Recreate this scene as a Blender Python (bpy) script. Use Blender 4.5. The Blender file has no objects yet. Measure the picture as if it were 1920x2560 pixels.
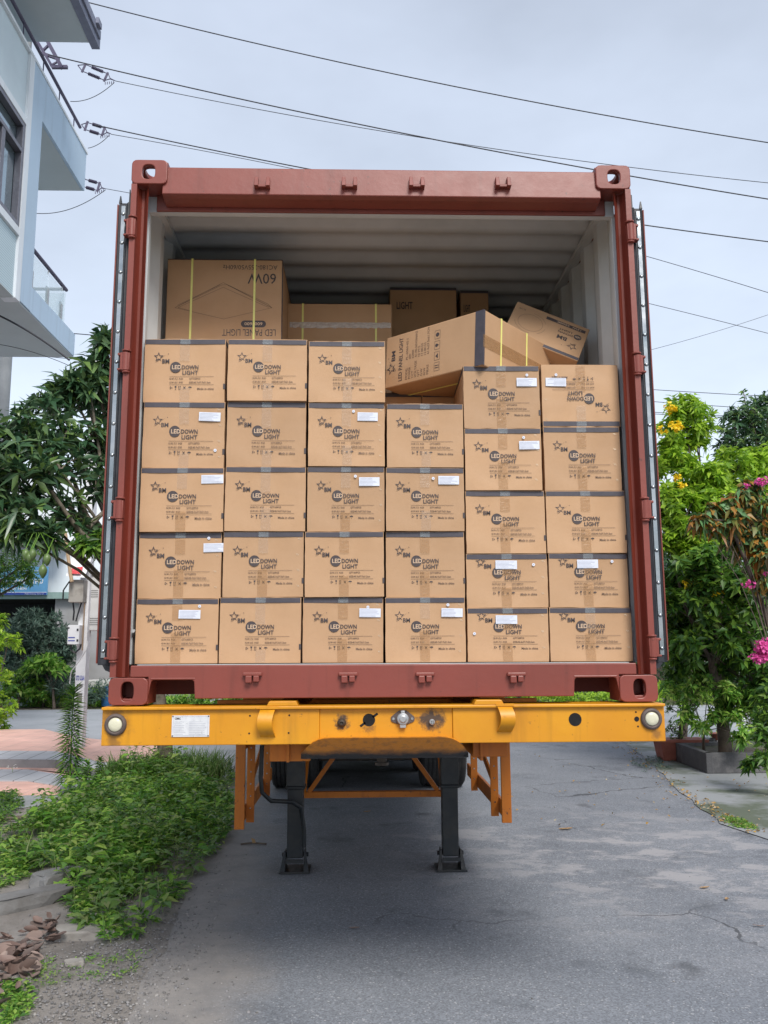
import bpy, math, random
import numpy as np
from mathutils import Vector, Matrix, Euler
SC = bpy.context.scene
COL = SC.collection
rnd = random.Random(7)
RG = np.random.default_rng(11)
PI = math.pi

# ---------------------------------------------------------------- camera
CAM = np.array([-0.119, -3.868, 1.66])
PITCH, YAW, ROLL, FPX = 0.15726, 0.02985, -0.0049, 2136.155
cd = bpy.data.cameras.new('camera'); cam = bpy.data.objects.new('camera', cd); COL.objects.link(cam)
cd.sensor_fit = 'VERTICAL'; cd.sensor_height = 36.0; cd.lens = 36.0 * FPX / 2560.0
cd.clip_start = 0.05; cd.clip_end = 1500
_cy, _sy, _cp, _sp = math.cos(YAW), math.sin(YAW), math.cos(PITCH), math.sin(PITCH)
FW = np.array([_sy * _cp, _cy * _cp, _sp]); _r = np.array([_cy, -_sy, 0.0]); _u = np.cross(_r, FW)
RT = math.cos(ROLL) * _r + math.sin(ROLL) * _u; UP = -math.sin(ROLL) * _r + math.cos(ROLL) * _u
cam.matrix_world = Matrix(((RT[0], UP[0], -FW[0], CAM[0]), (RT[1], UP[1], -FW[1], CAM[1]), (RT[2], UP[2], -FW[2], CAM[2]), (0, 0, 0, 1)))
SC.camera = cam
KK = 1920.0 / 1659.0

def _ray(x, y): return FW + RT * (x - 960) / FPX - UP * (y - 1280) / FPX
def S(x, y, Y):
    "photo pixel -> point in the vertical plane at depth Y"
    d = _ray(x, y); return CAM + d * (Y - CAM[1]) / d[1]
def W(x, y, Y): return S(x * KK, y * KK, Y)
def SX(x, y, X):
    d = _ray(x, y); return CAM + d * (X - CAM[0]) / d[0]
def G(x, y, Z=0.0):
    d = _ray(x * KK, y * KK); return CAM + d * (Z - CAM[2]) / d[2]
def GS(x, y, Z=0.0): return G(x / KK, y / KK, Z)

# ---------------------------------------------------------------- world, sun, exposure
SUN_EL, SUN_AZ = math.radians(47), math.radians(163)      # azimuth: direction the light comes from, from +Y clockwise
w = bpy.data.worlds.new('World'); SC.world = w; w.use_nodes = True
nt = w.node_tree; nt.nodes.clear()
wo = nt.nodes.new('ShaderNodeOutputWorld'); bg = nt.nodes.new('ShaderNodeBackground')
sky = nt.nodes.new('ShaderNodeTexSky'); sky.sky_type = 'NISHITA'; sky.sun_disc = False
sky.sun_elevation = SUN_EL; sky.sun_rotation = SUN_AZ; sky.dust_density = 3.0; sky.air_density = 1.0
tc = nt.nodes.new('ShaderNodeTexCoord'); sp = nt.nodes.new('ShaderNodeSeparateXYZ')
nt.links.new(tc.outputs['Generated'], sp.inputs[0])
cr = nt.nodes.new('ShaderNodeValToRGB')
cr.color_ramp.elements[0].position = 0.0; cr.color_ramp.elements[0].color = (4.3, 4.75, 5.15, 1)
cr.color_ramp.elements[1].position = 0.75; cr.color_ramp.elements[1].color = (2.25, 2.50, 3.0, 1)
e = cr.color_ramp.elements.new(0.32); e.color = (3.65, 4.1, 4.8, 1)
nt.links.new(sp.outputs['Z'], cr.inputs[0])
nz = nt.nodes.new('ShaderNodeTexNoise'); nz.inputs['Scale'].default_value = 2.1; nz.inputs['Detail'].default_value = 5; nz.inputs['Roughness'].default_value = .55
mp = nt.nodes.new('ShaderNodeMapping'); mp.inputs['Scale'].default_value = (1, 1, 2.2)
nt.links.new(tc.outputs['Generated'], mp.inputs[0]); nt.links.new(mp.outputs[0], nz.inputs['Vector'])
mr = nt.nodes.new('ShaderNodeMapRange'); mr.inputs['From Min'].default_value = .3; mr.inputs['From Max'].default_value = .7
mr.inputs['To Min'].default_value = .84; mr.inputs['To Max'].default_value = 1.12
nt.links.new(nz.outputs['Fac'], mr.inputs['Value'])
mul = nt.nodes.new('ShaderNodeVectorMath'); mul.operation = 'SCALE'
nt.links.new(cr.outputs['Color'], mul.inputs[0]); nt.links.new(mr.outputs[0], mul.inputs['Scale'])
mx = nt.nodes.new('ShaderNodeMix'); mx.data_type = 'RGBA'; mx.inputs['Factor'].default_value = 0.86
nt.links.new(sky.outputs[0], mx.inputs['A']); nt.links.new(mul.outputs[0], mx.inputs['B'])
nt.links.new(mx.outputs['Result'], bg.inputs['Color']); bg.inputs['Strength'].default_value = 0.1
nt.links.new(bg.outputs[0], wo.inputs['Surface'])
sl = bpy.data.lights.new('sun', 'SUN'); so = bpy.data.objects.new('sun', sl); COL.objects.link(so)
sl.energy = 1.5; sl.angle = math.radians(24); sl.color = (1.0, 0.96, 0.9)
sd = Vector((math.sin(SUN_AZ) * math.cos(SUN_EL), math.cos(SUN_AZ) * math.cos(SUN_EL), math.sin(SUN_EL)))
so.rotation_euler = sd.to_track_quat('Z', 'Y').to_euler()
SC.view_settings.view_transform = 'Standard'; SC.view_settings.look = 'None'
SC.view_settings.exposure = 1.27; SC.view_settings.gamma = 1.0
SC.render.engine = 'CYCLES'; SC.cycles.max_bounces = 6; SC.cycles.transparent_max_bounces = 12

# ---------------------------------------------------------------- materials
MATS = {}
def _n(nt, t, **kw):
    n = nt.nodes.new(t)
    for k, v in kw.items(): setattr(n, k, v)
    return n
def noise(nt, vec, scale, detail=4, rough=.55):
    n = _n(nt, 'ShaderNodeTexNoise'); n.inputs['Scale'].default_value = scale; n.inputs['Detail'].default_value = detail
    n.inputs['Roughness'].default_value = rough
    if vec is not None: nt.links.new(vec, n.inputs['Vector'])
    return n.outputs['Fac']
def rng(nt, v, a, b, c=0.0, d=1.0):
    n = _n(nt, 'ShaderNodeMapRange'); nt.links.new(v, n.inputs['Value'])
    for k, x in zip(('From Min', 'From Max', 'To Min', 'To Max'), (a, b, c, d)): n.inputs[k].default_value = x
    return n.outputs[0]
def mix(nt, f, a, b, mode='MIX'):
    n = _n(nt, 'ShaderNodeMix', data_type='RGBA', blend_type=mode)
    for k, x in (('Factor', f), ('A', a), ('B', b)):
        if isinstance(x, (int, float)): n.inputs[k].default_value = x
        elif isinstance(x, tuple): n.inputs[k].default_value = (*x[:3], 1)
        else: nt.links.new(x, n.inputs[k])
    return n.outputs['Result']
def math_(nt, op, a, b=None, clamp=False):
    n = _n(nt, 'ShaderNodeMath', operation=op, use_clamp=clamp)
    for i, x in enumerate((a, b)):
        if x is None: continue
        if isinstance(x, (int, float)): n.inputs[i].default_value = x
        else: nt.links.new(x, n.inputs[i])
    return n.outputs[0]
def start(name):
    m = bpy.data.materials.new(name); m.use_nodes = True; nt = m.node_tree
    return m, nt, nt.nodes['Principled BSDF'], _n(nt, 'ShaderNodeTexCoord').outputs['Object']
def bump(nt, b, h, strength, dist=.01):
    n = _n(nt, 'ShaderNodeBump'); n.inputs['Strength'].default_value = strength; n.inputs['Distance'].default_value = dist
    nt.links.new(h, n.inputs['Height']); nt.links.new(n.outputs[0], b.inputs['Normal'])
def M(name, c, c2=None, rough=.6, metal=0.0, scale=6, lo=.4, hi=.65, bmp=0.0, bs=60, rv=.12, rand=0.0):
    if name in MATS: return MATS[name]
    m, nt, b, co = start(name)
    c2 = c2 or tuple(x * .75 for x in c)
    f = rng(nt, noise(nt, co, scale, 6, .6), lo, hi)
    col = mix(nt, f, c, c2)
    if rand:
        oi = _n(nt, 'ShaderNodeObjectInfo').outputs['Random']
        g = _n(nt, 'ShaderNodeVectorMath', operation='SCALE'); nt.links.new(col, g.inputs[0]); nt.links.new(rng(nt, oi, 0, 1, 1 - rand, 1 + rand), g.inputs['Scale'])
        col = g.outputs[0]
    nt.links.new(col, b.inputs['Base Color'])
    nt.links.new(rng(nt, noise(nt, co, scale * 3, 3), .3, .7, rough - rv, rough + rv), b.inputs['Roughness'])
    b.inputs['Metallic'].default_value = metal
    if bmp: bump(nt, b, noise(nt, co, bs, 5), bmp)
    MATS[name] = m; return m

kraft = M('kraft_board', (.460, .282, .158), (.408, .245, .132), rough=.75, scale=3, bmp=.12, bs=14, rand=.11)
kraft_edge = M('kraft_edge', (.66, .47, .32), rough=.8)
ink = M('dark_ink', (.050, .038, .040), (.07, .055, .055), rough=.6, scale=90)
ink_soft = M('faded_ink', (.13, .085, .06), (.17, .11, .075), rough=.7, scale=90)
band = M('slate_band', (.065, .058, .072), (.05, .046, .058), rough=.55, scale=20)
paper = M('white_paper', (.66, .69, .78), (.60, .63, .72), rough=.6, scale=30)
paper_line = M('paper_print', (.33, .34, .42), rough=.6)
strap = M('yellow_strap', (.80, .78, .25), (.74, .72, .22), rough=.45, scale=20)
def tape_mat(name, col, alpha, rough):
    m, nt, b, co = start(name)
    b.inputs['Base Color'].default_value = (*col, 1); b.inputs['Roughness'].default_value = rough
    v = _n(nt, 'ShaderNodeMapping'); v.inputs['Scale'].default_value = (1, 1, 2.2); nt.links.new(co, v.inputs[0])
    f = rng(nt, noise(nt, v.outputs[0], 22, 5, .7), .35, .8, alpha * .75, min(1, alpha * 1.3))
    nt.links.new(f, b.inputs['Alpha'])
    bump(nt, b, noise(nt, v.outputs[0], 30, 6, .7), .35, .01)
    MATS[name] = m; return m
tape_clear = tape_mat('clear_tape', (.54, .43, .34), .20, .16)
tape_amber = tape_mat('amber_tape', (.42, .235, .10), .30, .2)
tape_band = tape_mat('tape_over_band', (.40, .45, .48), .3, .15)

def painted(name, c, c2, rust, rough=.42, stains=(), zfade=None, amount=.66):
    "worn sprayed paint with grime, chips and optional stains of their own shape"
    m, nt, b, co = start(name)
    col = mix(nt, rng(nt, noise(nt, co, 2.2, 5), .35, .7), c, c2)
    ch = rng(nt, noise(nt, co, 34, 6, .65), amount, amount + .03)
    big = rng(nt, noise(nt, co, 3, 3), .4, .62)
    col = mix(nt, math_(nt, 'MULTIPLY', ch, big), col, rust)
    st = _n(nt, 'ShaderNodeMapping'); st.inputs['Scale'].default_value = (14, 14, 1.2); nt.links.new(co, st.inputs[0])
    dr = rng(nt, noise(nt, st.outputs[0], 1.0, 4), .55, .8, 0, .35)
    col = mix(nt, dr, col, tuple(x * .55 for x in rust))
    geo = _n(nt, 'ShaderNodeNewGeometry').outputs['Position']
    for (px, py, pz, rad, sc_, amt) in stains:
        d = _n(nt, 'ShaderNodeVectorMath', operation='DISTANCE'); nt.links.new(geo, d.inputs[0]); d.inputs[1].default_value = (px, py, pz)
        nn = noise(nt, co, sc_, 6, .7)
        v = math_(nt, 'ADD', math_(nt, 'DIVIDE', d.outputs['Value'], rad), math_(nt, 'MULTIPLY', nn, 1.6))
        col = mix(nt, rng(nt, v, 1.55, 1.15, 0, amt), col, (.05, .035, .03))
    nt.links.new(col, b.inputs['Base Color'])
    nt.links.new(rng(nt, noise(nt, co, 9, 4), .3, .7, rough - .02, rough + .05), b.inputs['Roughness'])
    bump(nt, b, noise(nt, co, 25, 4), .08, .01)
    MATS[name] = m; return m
red = painted('oxide_red_paint', (.225, .050, .036), (.185, .042, .030), (.085, .030, .022), rough=.42, amount=.642)
red_shaded = painted('oxide_red_shaded', (.185, .030, .016), (.15, .026, .015), (.07, .022, .015), rough=.5, amount=.66)  # same red paint with the shade of the recess put into its colour
white_in = M('interior_grey_white', (.60, .63, .645), (.52, .55, .56), rough=.55, scale=3)
floor_ply = M('container_plywood', (.22, .13, .07), (.16, .09, .05), rough=.7, scale=4)
rubber = M('black_rubber', (.018, .02, .026), (.03, .032, .04), rough=.5, scale=12)
steel = M('galvanised_strip', (.42, .44, .46), (.26, .30, .32), rough=.3, metal=.92, scale=5)
legpaint = M('dark_grease_paint', (.012, .017, .022), (.026, .027, .028), rough=.45, scale=8, bmp=.1)
tyre_m = M('tyre_rubber', (.022, .022, .024), (.04, .038, .036), rough=.75, scale=10)
lens_m = M('dirty_cream_lens', (.62, .60, .45), (.52, .50, .38), rough=.3, scale=20)
ringm = M('brown_rubber_ring', (.085, .065, .06), (.12, .09, .08), rough=.7, scale=20)
alu = M('cast_aluminium', (.42, .43, .44), (.33, .34, .35), rough=.45, metal=.6, scale=12)
hole_m = M('hole_dark', (.008, .008, .009), rough=.9)
grime = M('grease_and_shade_dark', (.03, .026, .024), (.06, .04, .025), rough=.55, scale=14, bmp=.2)  # grease tone, also the dark colour of the added underbody shade

def leafmat(name, cols, trans=.25, rough=.45):
    m, nt, b, co = start(name)
    ri = _n(nt, 'ShaderNodeNewGeometry').outputs['Random Per Island']
    r = _n(nt, 'ShaderNodeValToRGB'); nt.links.new(ri, r.inputs[0])
    els = r.color_ramp.elements
    while len(els) < len(cols): els.new(.5)
    for i, c in enumerate(cols): els[i].position = i / (len(cols) - 1); els[i].color = (*c, 1)
    big = rng(nt, noise(nt, co, 1.4, 2), .3, .7, .78, 1.2)
    g = _n(nt, 'ShaderNodeVectorMath', operation='SCALE'); nt.links.new(r.outputs[0], g.inputs[0]); nt.links.new(big, g.inputs['Scale'])
    nt.links.new(g.outputs[0], b.inputs['Base Color']); b.inputs['Roughness'].default_value = rough
    t = _n(nt, 'ShaderNodeBsdfTranslucent'); nt.links.new(g.outputs[0], t.inputs['Color'])
    ms = _n(nt, 'ShaderNodeMixShader'); ms.inputs[0].default_value = trans
    nt.links.new(b.outputs[0], ms.inputs[1]); nt.links.new(t.outputs[0], ms.inputs[2])
    nt.links.new(ms.outputs[0], nt.nodes['Material Output'].inputs['Surface'])
    MATS[name] = m; return m
mango_leaf = leafmat('mango_leaf', [(.03, .075, .035), (.05, .12, .055), (.08, .16, .075), (.12, .20, .095), (.17, .28, .06)], .3, .28)
bright_leaf = leafmat('lime_green_leaf', [(.14, .28, .03), (.24, .42, .035), (.36, .56, .04), (.45, .62, .07)], .5)
mid_leaf = leafmat('mid_green_leaf', [(.03, .09, .022), (.07, .18, .03), (.13, .27, .035), (.24, .40, .05)], .45)
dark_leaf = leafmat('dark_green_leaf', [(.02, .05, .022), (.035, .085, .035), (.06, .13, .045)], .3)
blue_leaf = leafmat('grey_green_leaf', [(.05, .10, .075), (.10, .165, .12), (.17, .24, .18)], .2)
bract_leaf = leafmat('orange_brown_leaf', [(.26, .10, .015), (.42, .19, .03), (.20, .17, .04), (.09, .20, .05), (.14, .30, .12), (.06, .03, .012)], .25)
weed_leaf = leafmat('weed_leaf', [(.05, .14, .025), (.12, .30, .045), (.21, .44, .06), (.34, .56, .09), (.46, .56, .17)], .5)
grass_leaf = leafmat('grass_blade', [(.05, .13, .02), (.09, .20, .03), (.15, .26, .06), (.22, .26, .10)], .35)
yellow_flower = leafmat('yellow_petal', [(.88, .62, .01), (.92, .74, .03), (.85, .55, .01)], .3)
pink_flower = leafmat('pink_petal', [(.70, .07, .35), (.8, .14, .45), (.6, .05, .30)], .3)
white_flower = leafmat('white_petal', [(.8, .8, .75), (.85, .85, .8)], .2)
dry_leaf = leafmat('dry_leaf', [(.13, .085, .07), (.20, .135, .115), (.30, .23, .20), (.07, .05, .045), (.23, .16, .135)], .1, .6)
litter_leaf = leafmat('yellow_litter_leaf', [(.45, .28, .05), (.35, .20, .08), (.40, .36, .25)], .1, .6)
bark = M('bark', (.13, .10, .08), (.07, .055, .045), rough=.85, scale=9, bmp=.6, bs=30)
pale_bark = M('pale_bark', (.20, .17, .13), (.10, .085, .06), rough=.85, scale=12, bmp=.5, bs=30)

# ---------------------------------------------------------------- mesh helpers
ORG = {}                      # name of object -> world origin of its thing
class MB:
    def __init__(s): s.v = []; s.f = []; s.m = []; s.cur = 0; s.mats = []
    def mat(s, m):
        if m not in s.mats: s.mats.append(m)
        s.cur = s.mats.index(m); return s
    def add(s, vs, fs):
        o = len(s.v); s.v += [tuple(float(c) for c in p) for p in vs]
        for f in fs: s.f.append(tuple(o + i for i in f)); s.m.append(s.cur)
    def box(s, x0, x1, y0, y1, z0, z1):
        s.add([(x0, y0, z0), (x1, y0, z0), (x1, y1, z0), (x0, y1, z0), (x0, y0, z1), (x1, y0, z1), (x1, y1, z1), (x0, y1, z1)],
              [(0, 3, 2, 1), (4, 5, 6, 7), (0, 1, 5, 4), (1, 2, 6, 5), (2, 3, 7, 6), (3, 0, 4, 7)])
    def hexa(s, bottom, top):
        s.add(list(bottom) + list(top), [(0, 3, 2, 1), (4, 5, 6, 7), (0, 1, 5, 4), (1, 2, 6, 5), (2, 3, 7, 6), (3, 0, 4, 7)])
    def prism(s, pts, ax, a0, a1):
        "extrude a 2-D outline along an axis: ax x:(y,z) y:(x,z) z:(x,y)"
        def P(p, a): return {'x': (a, p[0], p[1]), 'y': (p[0], a, p[1]), 'z': (p[0], p[1], a)}[ax]
        n = len(pts)
        s.add([P(p, a0) for p in pts] + [P(p, a1) for p in pts],
              [tuple(range(n)), tuple(range(2 * n - 1, n - 1, -1))] + [(i, i + n, (i + 1) % n + n, (i + 1) % n) for i in range(n)])
    def cyl(s, p0, p1, r0, r1=None, n=16, caps=True):
        r1 = r0 if r1 is None else r1
        p0, p1 = Vector(p0), Vector(p1); d = (p1 - p0).normalized()
        a = d.orthogonal().normalized(); b = d.cross(a)
        vs = []
        for p, r in ((p0, r0), (p1, r1)):
            for i in range(n):
                t = 2 * PI * i / n; vs.append(p + a * (r * math.cos(t)) + b * (r * math.sin(t)))
        fs = [(i, (i + 1) % n, (i + 1) % n + n, i + n) for i in range(n)]
        if caps: fs += [tuple(range(n - 1, -1, -1)), tuple(range(n, 2 * n))]
        s.add(vs, fs)
    def lathe(s, p0, d, prof, n=20):
        "prof: list of (along, radius) about axis d from p0"
        p0, d = Vector(p0), Vector(d).normalized(); a = d.orthogonal().normalized(); b = d.cross(a)
        vs = []
        for (h, r) in prof:
            for i in range(n):
                t = 2 * PI * i / n; vs.append(p0 + d * h + a * (r * math.cos(t)) + b * (r * math.sin(t)))
        fs = []
        for k in range(len(prof) - 1):
            fs += [(k * n + i, k * n + (i + 1) % n, (k + 1) * n + (i + 1) % n, (k + 1) * n + i) for i in range(n)]
        fs += [tuple(range(n - 1, -1, -1)), tuple(range((len(prof) - 1) * n, len(prof) * n))]
        s.add(vs, fs)
    def tube(s, pts, r, n=6, rend=None):
        pts = [Vector(p) for p in pts]; rend = r if rend is None else rend
        vs = []; N = len(pts); a = None
        for k, p in enumerate(pts):
            d = (pts[min(k + 1, N - 1)] - pts[max(k - 1, 0)]).normalized()
            a = (a - d * a.dot(d)).normalized() if a is not None and (a - d * a.dot(d)).length > 1e-4 else d.orthogonal().normalized()
            b = d.cross(a); rr = r + (rend - r) * k / (N - 1)
            for i in range(n):
                t = 2 * PI * i / n; vs.append(p + a * (rr * math.cos(t)) + b * (rr * math.sin(t)))
        fs = [(k * n + i, k * n + (i + 1) % n, (k + 1) * n + (i + 1) % n, (k + 1) * n + i) for k in range(N - 1) for i in range(n)]
        fs += [tuple(range(n - 1, -1, -1)), tuple(range((N - 1) * n, N * n))]
        s.add(vs, fs)
    def sweep(s, prof, z0, z1):
        "open profile of (x,y) points extruded in z as a sheet"
        n = len(prof)
        s.add([(x, y, z0) for x, y in prof] + [(x, y, z1) for x, y in prof], [(i, i + 1, i + 1 + n, i + n) for i in range(n - 1)])
    def plate_hole(s, cx, cz, w, h, hw, hh, y0, y1, rad=.0, hx=0.0, hz=0.0, ax='y'):
        "flat plate with an oval hole, thickness y0..y1; ax picks the normal"
        N = 48; out = []; inn = []
        for i in range(N):
            t = 2 * PI * (i + .5) / N; c, sn = math.cos(t), math.sin(t)
            k = 1 / max(abs(c) / (w / 2), abs(sn) / (h / 2)); px, pz = c * k, sn * k
            if rad:
                ax_, az_ = w / 2 - rad, h / 2 - rad
                if abs(px) > ax_ and abs(pz) > az_:
                    qx, qz = abs(px) - ax_, abs(pz) - az_; L = math.hypot(qx, qz) or 1
                    px = math.copysign(ax_ + qx / L * rad, px); pz = math.copysign(az_ + qz / L * rad, pz)
            out.append((cx + px, cz + pz))
            e = 2.0 / 2.8
            inn.append((cx + hx + math.copysign(abs(c) ** e, c) * hw / 2, cz + hz + math.copysign(abs(sn) ** e, sn) * hh / 2))
        def P(p, a): return {'x': (a, p[0], p[1]), 'y': (p[0], a, p[1]), 'z': (p[0], p[1], a)}[ax]
        vs = [P(p, y0) for p in out] + [P(p, y0) for p in inn] + [P(p, y1) for p in out] + [P(p, y1) for p in inn]
        fs = []
        for i in range(N):
            j = (i + 1) % N
            fs += [(i, j, N + j, N + i), (2 * N + i, 3 * N + i, 3 * N + j, 2 * N + j), (i, 2 * N + i, 2 * N + j, j), (N + i, N + j, 3 * N + j, 3 * N + i)]
        s.add(vs, fs)
    def build(s, name, m=None, parent=None, bevel=0.0, smooth=None, fix=True):
        o_ = np.array(ORG.get(parent.name, (0, 0, 0)) if parent else (0, 0, 0), float)
        me = bpy.data.meshes.new(name); me.from_pydata([tuple(np.array(v) - o_) for v in s.v], [], s.f)
        if s.mats:
            for q in s.mats: me.materials.append(q)
            me.polygons.foreach_set('material_index', s.m)
        elif m: me.materials.append(m)
        if fix:
            import bmesh
            b = bmesh.new(); b.from_mesh(me); bmesh.ops.recalc_face_normals(b, faces=b.faces); b.to_mesh(me); b.free()
        if smooth:
            me.shade_smooth(); me.set_sharp_from_angle(angle=math.radians(smooth))
        me.update()
        o = bpy.data.objects.new(name, me); COL.objects.link(o)
        if parent: o.parent = parent; ORG[o.name] = tuple(o_)
        if bevel:
            bv = o.modifiers.new('bevel', 'BEVEL'); bv.width = bevel; bv.segments = 2; bv.limit_method = 'ANGLE'; bv.angle_limit = math.radians(40)
        return o

def tag(o, label=None, cat=None, group=None, kind=None):
    if label: o['label'] = label
    if cat: o['category'] = cat
    if group: o['group'] = group
    if kind: o['kind'] = kind
    return o
def thing(name, loc, label, cat, group=None, local=False):
    o = bpy.data.objects.new(name, None); COL.objects.link(o); o.location = tuple(float(c) for c in loc); o.empty_display_size = .1
    ORG[o.name] = (0.0, 0.0, 0.0) if local else tuple(float(c) for c in loc); return tag(o, label, cat, group)
def dup(o, parent=None):
    c = o.copy(); COL.objects.link(c); c.parent = parent
    for ch in list(o.children): dup(ch, c)
    return c

_TC = {}
def text_geo(txt, bold=0.0, res=2):
    key = (txt, bold)
    if key not in _TC:
        cu = bpy.data.curves.new('t', 'FONT'); cu.body = txt; cu.size = 1.0; cu.offset = bold; cu.resolution_u = res; cu.fill_mode = 'FRONT'
        ob = bpy.data.objects.new('t', cu); me = bpy.data.meshes.new_from_object(ob)
        v = [tuple(x.co) for x in me.vertices]; f = [tuple(p.vertices) for p in me.polygons]
        xs = [a[0] for a in v]; ys = [a[1] for a in v]
        _TC[key] = (v, f, min(xs), max(xs), min(ys), max(ys))
        bpy.data.objects.remove(ob); bpy.data.curves.remove(cu); bpy.data.meshes.remove(me)
    return _TC[key]
def text(mb, txt, x0, x1, z0, z1, fn, bold=0.0, flip=False):
    "writes txt into the rectangle x0..x1, z0..z1; fn maps (x,z) to 3-D"
    v, f, a, b, c, d = text_geo(txt, bold)
    out = []
    for (x, y, _) in v:
        u, t = (x - a) / (b - a), (y - c) / (d - c)
        if flip: u, t = 1 - u, 1 - t
        out.append(fn(x0 + (x1 - x0) * u, z0 + (z1 - z0) * t))
    mb.add(out, f)
def face_fn(y): return lambda x, z: (x, y, z)

def leaves(P, D, N, L, Wd, droop, fold=.18):
    "vectorised folded leaves: returns verts, faces"
    P = np.asarray(P, float); n = len(P)
    D = D / np.linalg.norm(D, axis=1, keepdims=True)
    Sd = np.cross(D, N); Sd /= (np.linalg.norm(Sd, axis=1, keepdims=True) + 1e-9); N = np.cross(Sd, D)
    L = np.broadcast_to(L, n)[:, None]; Wd = np.broadcast_to(Wd, n)[:, None]; dr = np.broadcast_to(droop, n)[:, None]
    z = np.array([[0, 0, 1.0]])
    mid = P + D * L * .45 - z * dr * L * .12
    r = mid + Sd * Wd * .5 + N * Wd * fold; l = mid - Sd * Wd * .5 + N * Wd * fold
    t = P + D * L - z * dr * L * .6
    v = np.stack([P, r, l, mid, t], 1).reshape(-1, 3)
    base = (np.arange(n) * 5)[:, None, None]
    f = (base + np.array([[0, 1, 3], [0, 3, 2], [1, 4, 3], [3, 4, 2]])[None]).reshape(-1, 3)
    return v, f
def raw_mesh(name, parts, parent=None, mats=None):
    "parts: list of (verts, faces, material index)"
    o_ = np.array(ORG.get(parent.name, (0, 0, 0)) if parent else (0, 0, 0), float)
    V = []; F = []; MI = []; o = 0
    for v, f, mi in parts:
        V.append(v - o_); F.append(f + o); MI.append(np.full(len(f), mi)); o += len(v)
    V = np.concatenate(V); F = np.concatenate(F); MI = np.concatenate(MI)
    me = bpy.data.meshes.new(name); me.vertices.add(len(V)); me.vertices.foreach_set('co', V.astype(np.float32).ravel())
    me.loops.add(F.size); me.loops.foreach_set('vertex_index', F.astype(np.int32).ravel())
    me.polygons.add(len(F)); me.polygons.foreach_set('loop_start', (np.arange(len(F)) * F.shape[1]).astype(np.int32))
    me.polygons.foreach_set('material_index', MI.astype(np.int32))
    for q in mats: me.materials.append(q)
    me.update(calc_edges=True); me.validate()
    ob = bpy.data.objects.new(name, me); COL.objects.link(ob)
    if parent: ob.parent = parent; ORG[ob.name] = tuple(o_)
    return ob
def sph(n): d = RG.normal(size=(n, 3)); return d / np.linalg.norm(d, axis=1, keepdims=True)
def whorls(C, A, m, L, Wd, droop, spread=(.9, 1.5), jit=.35):
    "clusters of m leaves around each centre C with axis A"
    n = len(C); A = A / np.linalg.norm(A, axis=1, keepdims=True)
    t = np.cross(A, np.tile([[.3, .2, .93]], (n, 1))); t /= (np.linalg.norm(t, axis=1, keepdims=True) + 1e-9); b = np.cross(A, t)
    ph = (np.arange(m)[None] * 2.4 + RG.uniform(0, 6.28, (n, 1)))[..., None]; th = RG.uniform(*spread, (n, m))[..., None]
    D = A[:, None] * np.cos(th) + (t[:, None] * np.cos(ph) + b[:, None] * np.sin(ph)) * np.sin(th)
    D += RG.normal(scale=jit * .3, size=D.shape)
    P = np.repeat(C[:, None], m, 1) + A[:, None] * RG.uniform(-.5, .5, (n, m, 1)) * L * .6
    N = np.repeat(A[:, None], m, 1) + RG.normal(scale=jit, size=D.shape)
    k = n * m
    return leaves(P.reshape(k, 3), D.reshape(k, 3), N.reshape(k, 3), L * RG.uniform(.45, 1.2, k), Wd * RG.uniform(.6, 1.2, k), droop * RG.uniform(.4, 1.5, k))
def clump_points(blobs, dens, sub=.42, gaps=.25):
    "blobs: (centre, (rx,ry,rz)); cluster centres gathered in sub-clumps so that gaps remain"
    CC = []; AA = []; SUB = []
    for c, r in blobs:
        c = np.array(c, float); r = np.array(r, float)
        ns = max(5, int(9 + 14 * r.mean()))
        d = sph(ns); rad = RG.uniform(.35, 1.0, (ns, 1)) ** .6
        sc = c + d * rad * r * .85
        for i in range(ns):
            if RG.random() < gaps * .5: continue
            rr = r * sub * RG.uniform(.6, 1.15); n = max(3, int(dens * 12.6 * (rr.mean() ** 2) * RG.uniform(.7, 1.3)))
            q = sph(n); q[:, 2] += .25
            CC.append(sc[i] + q * rr * (RG.uniform(.45, 1.05, (n, 1)))); AA.append(q * .8 + np.array([0, 0, .55]) + RG.normal(scale=.25, size=(n, 3)))
            SUB.append(sc[i])
    return np.concatenate(CC), np.concatenate(AA), SUB
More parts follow.
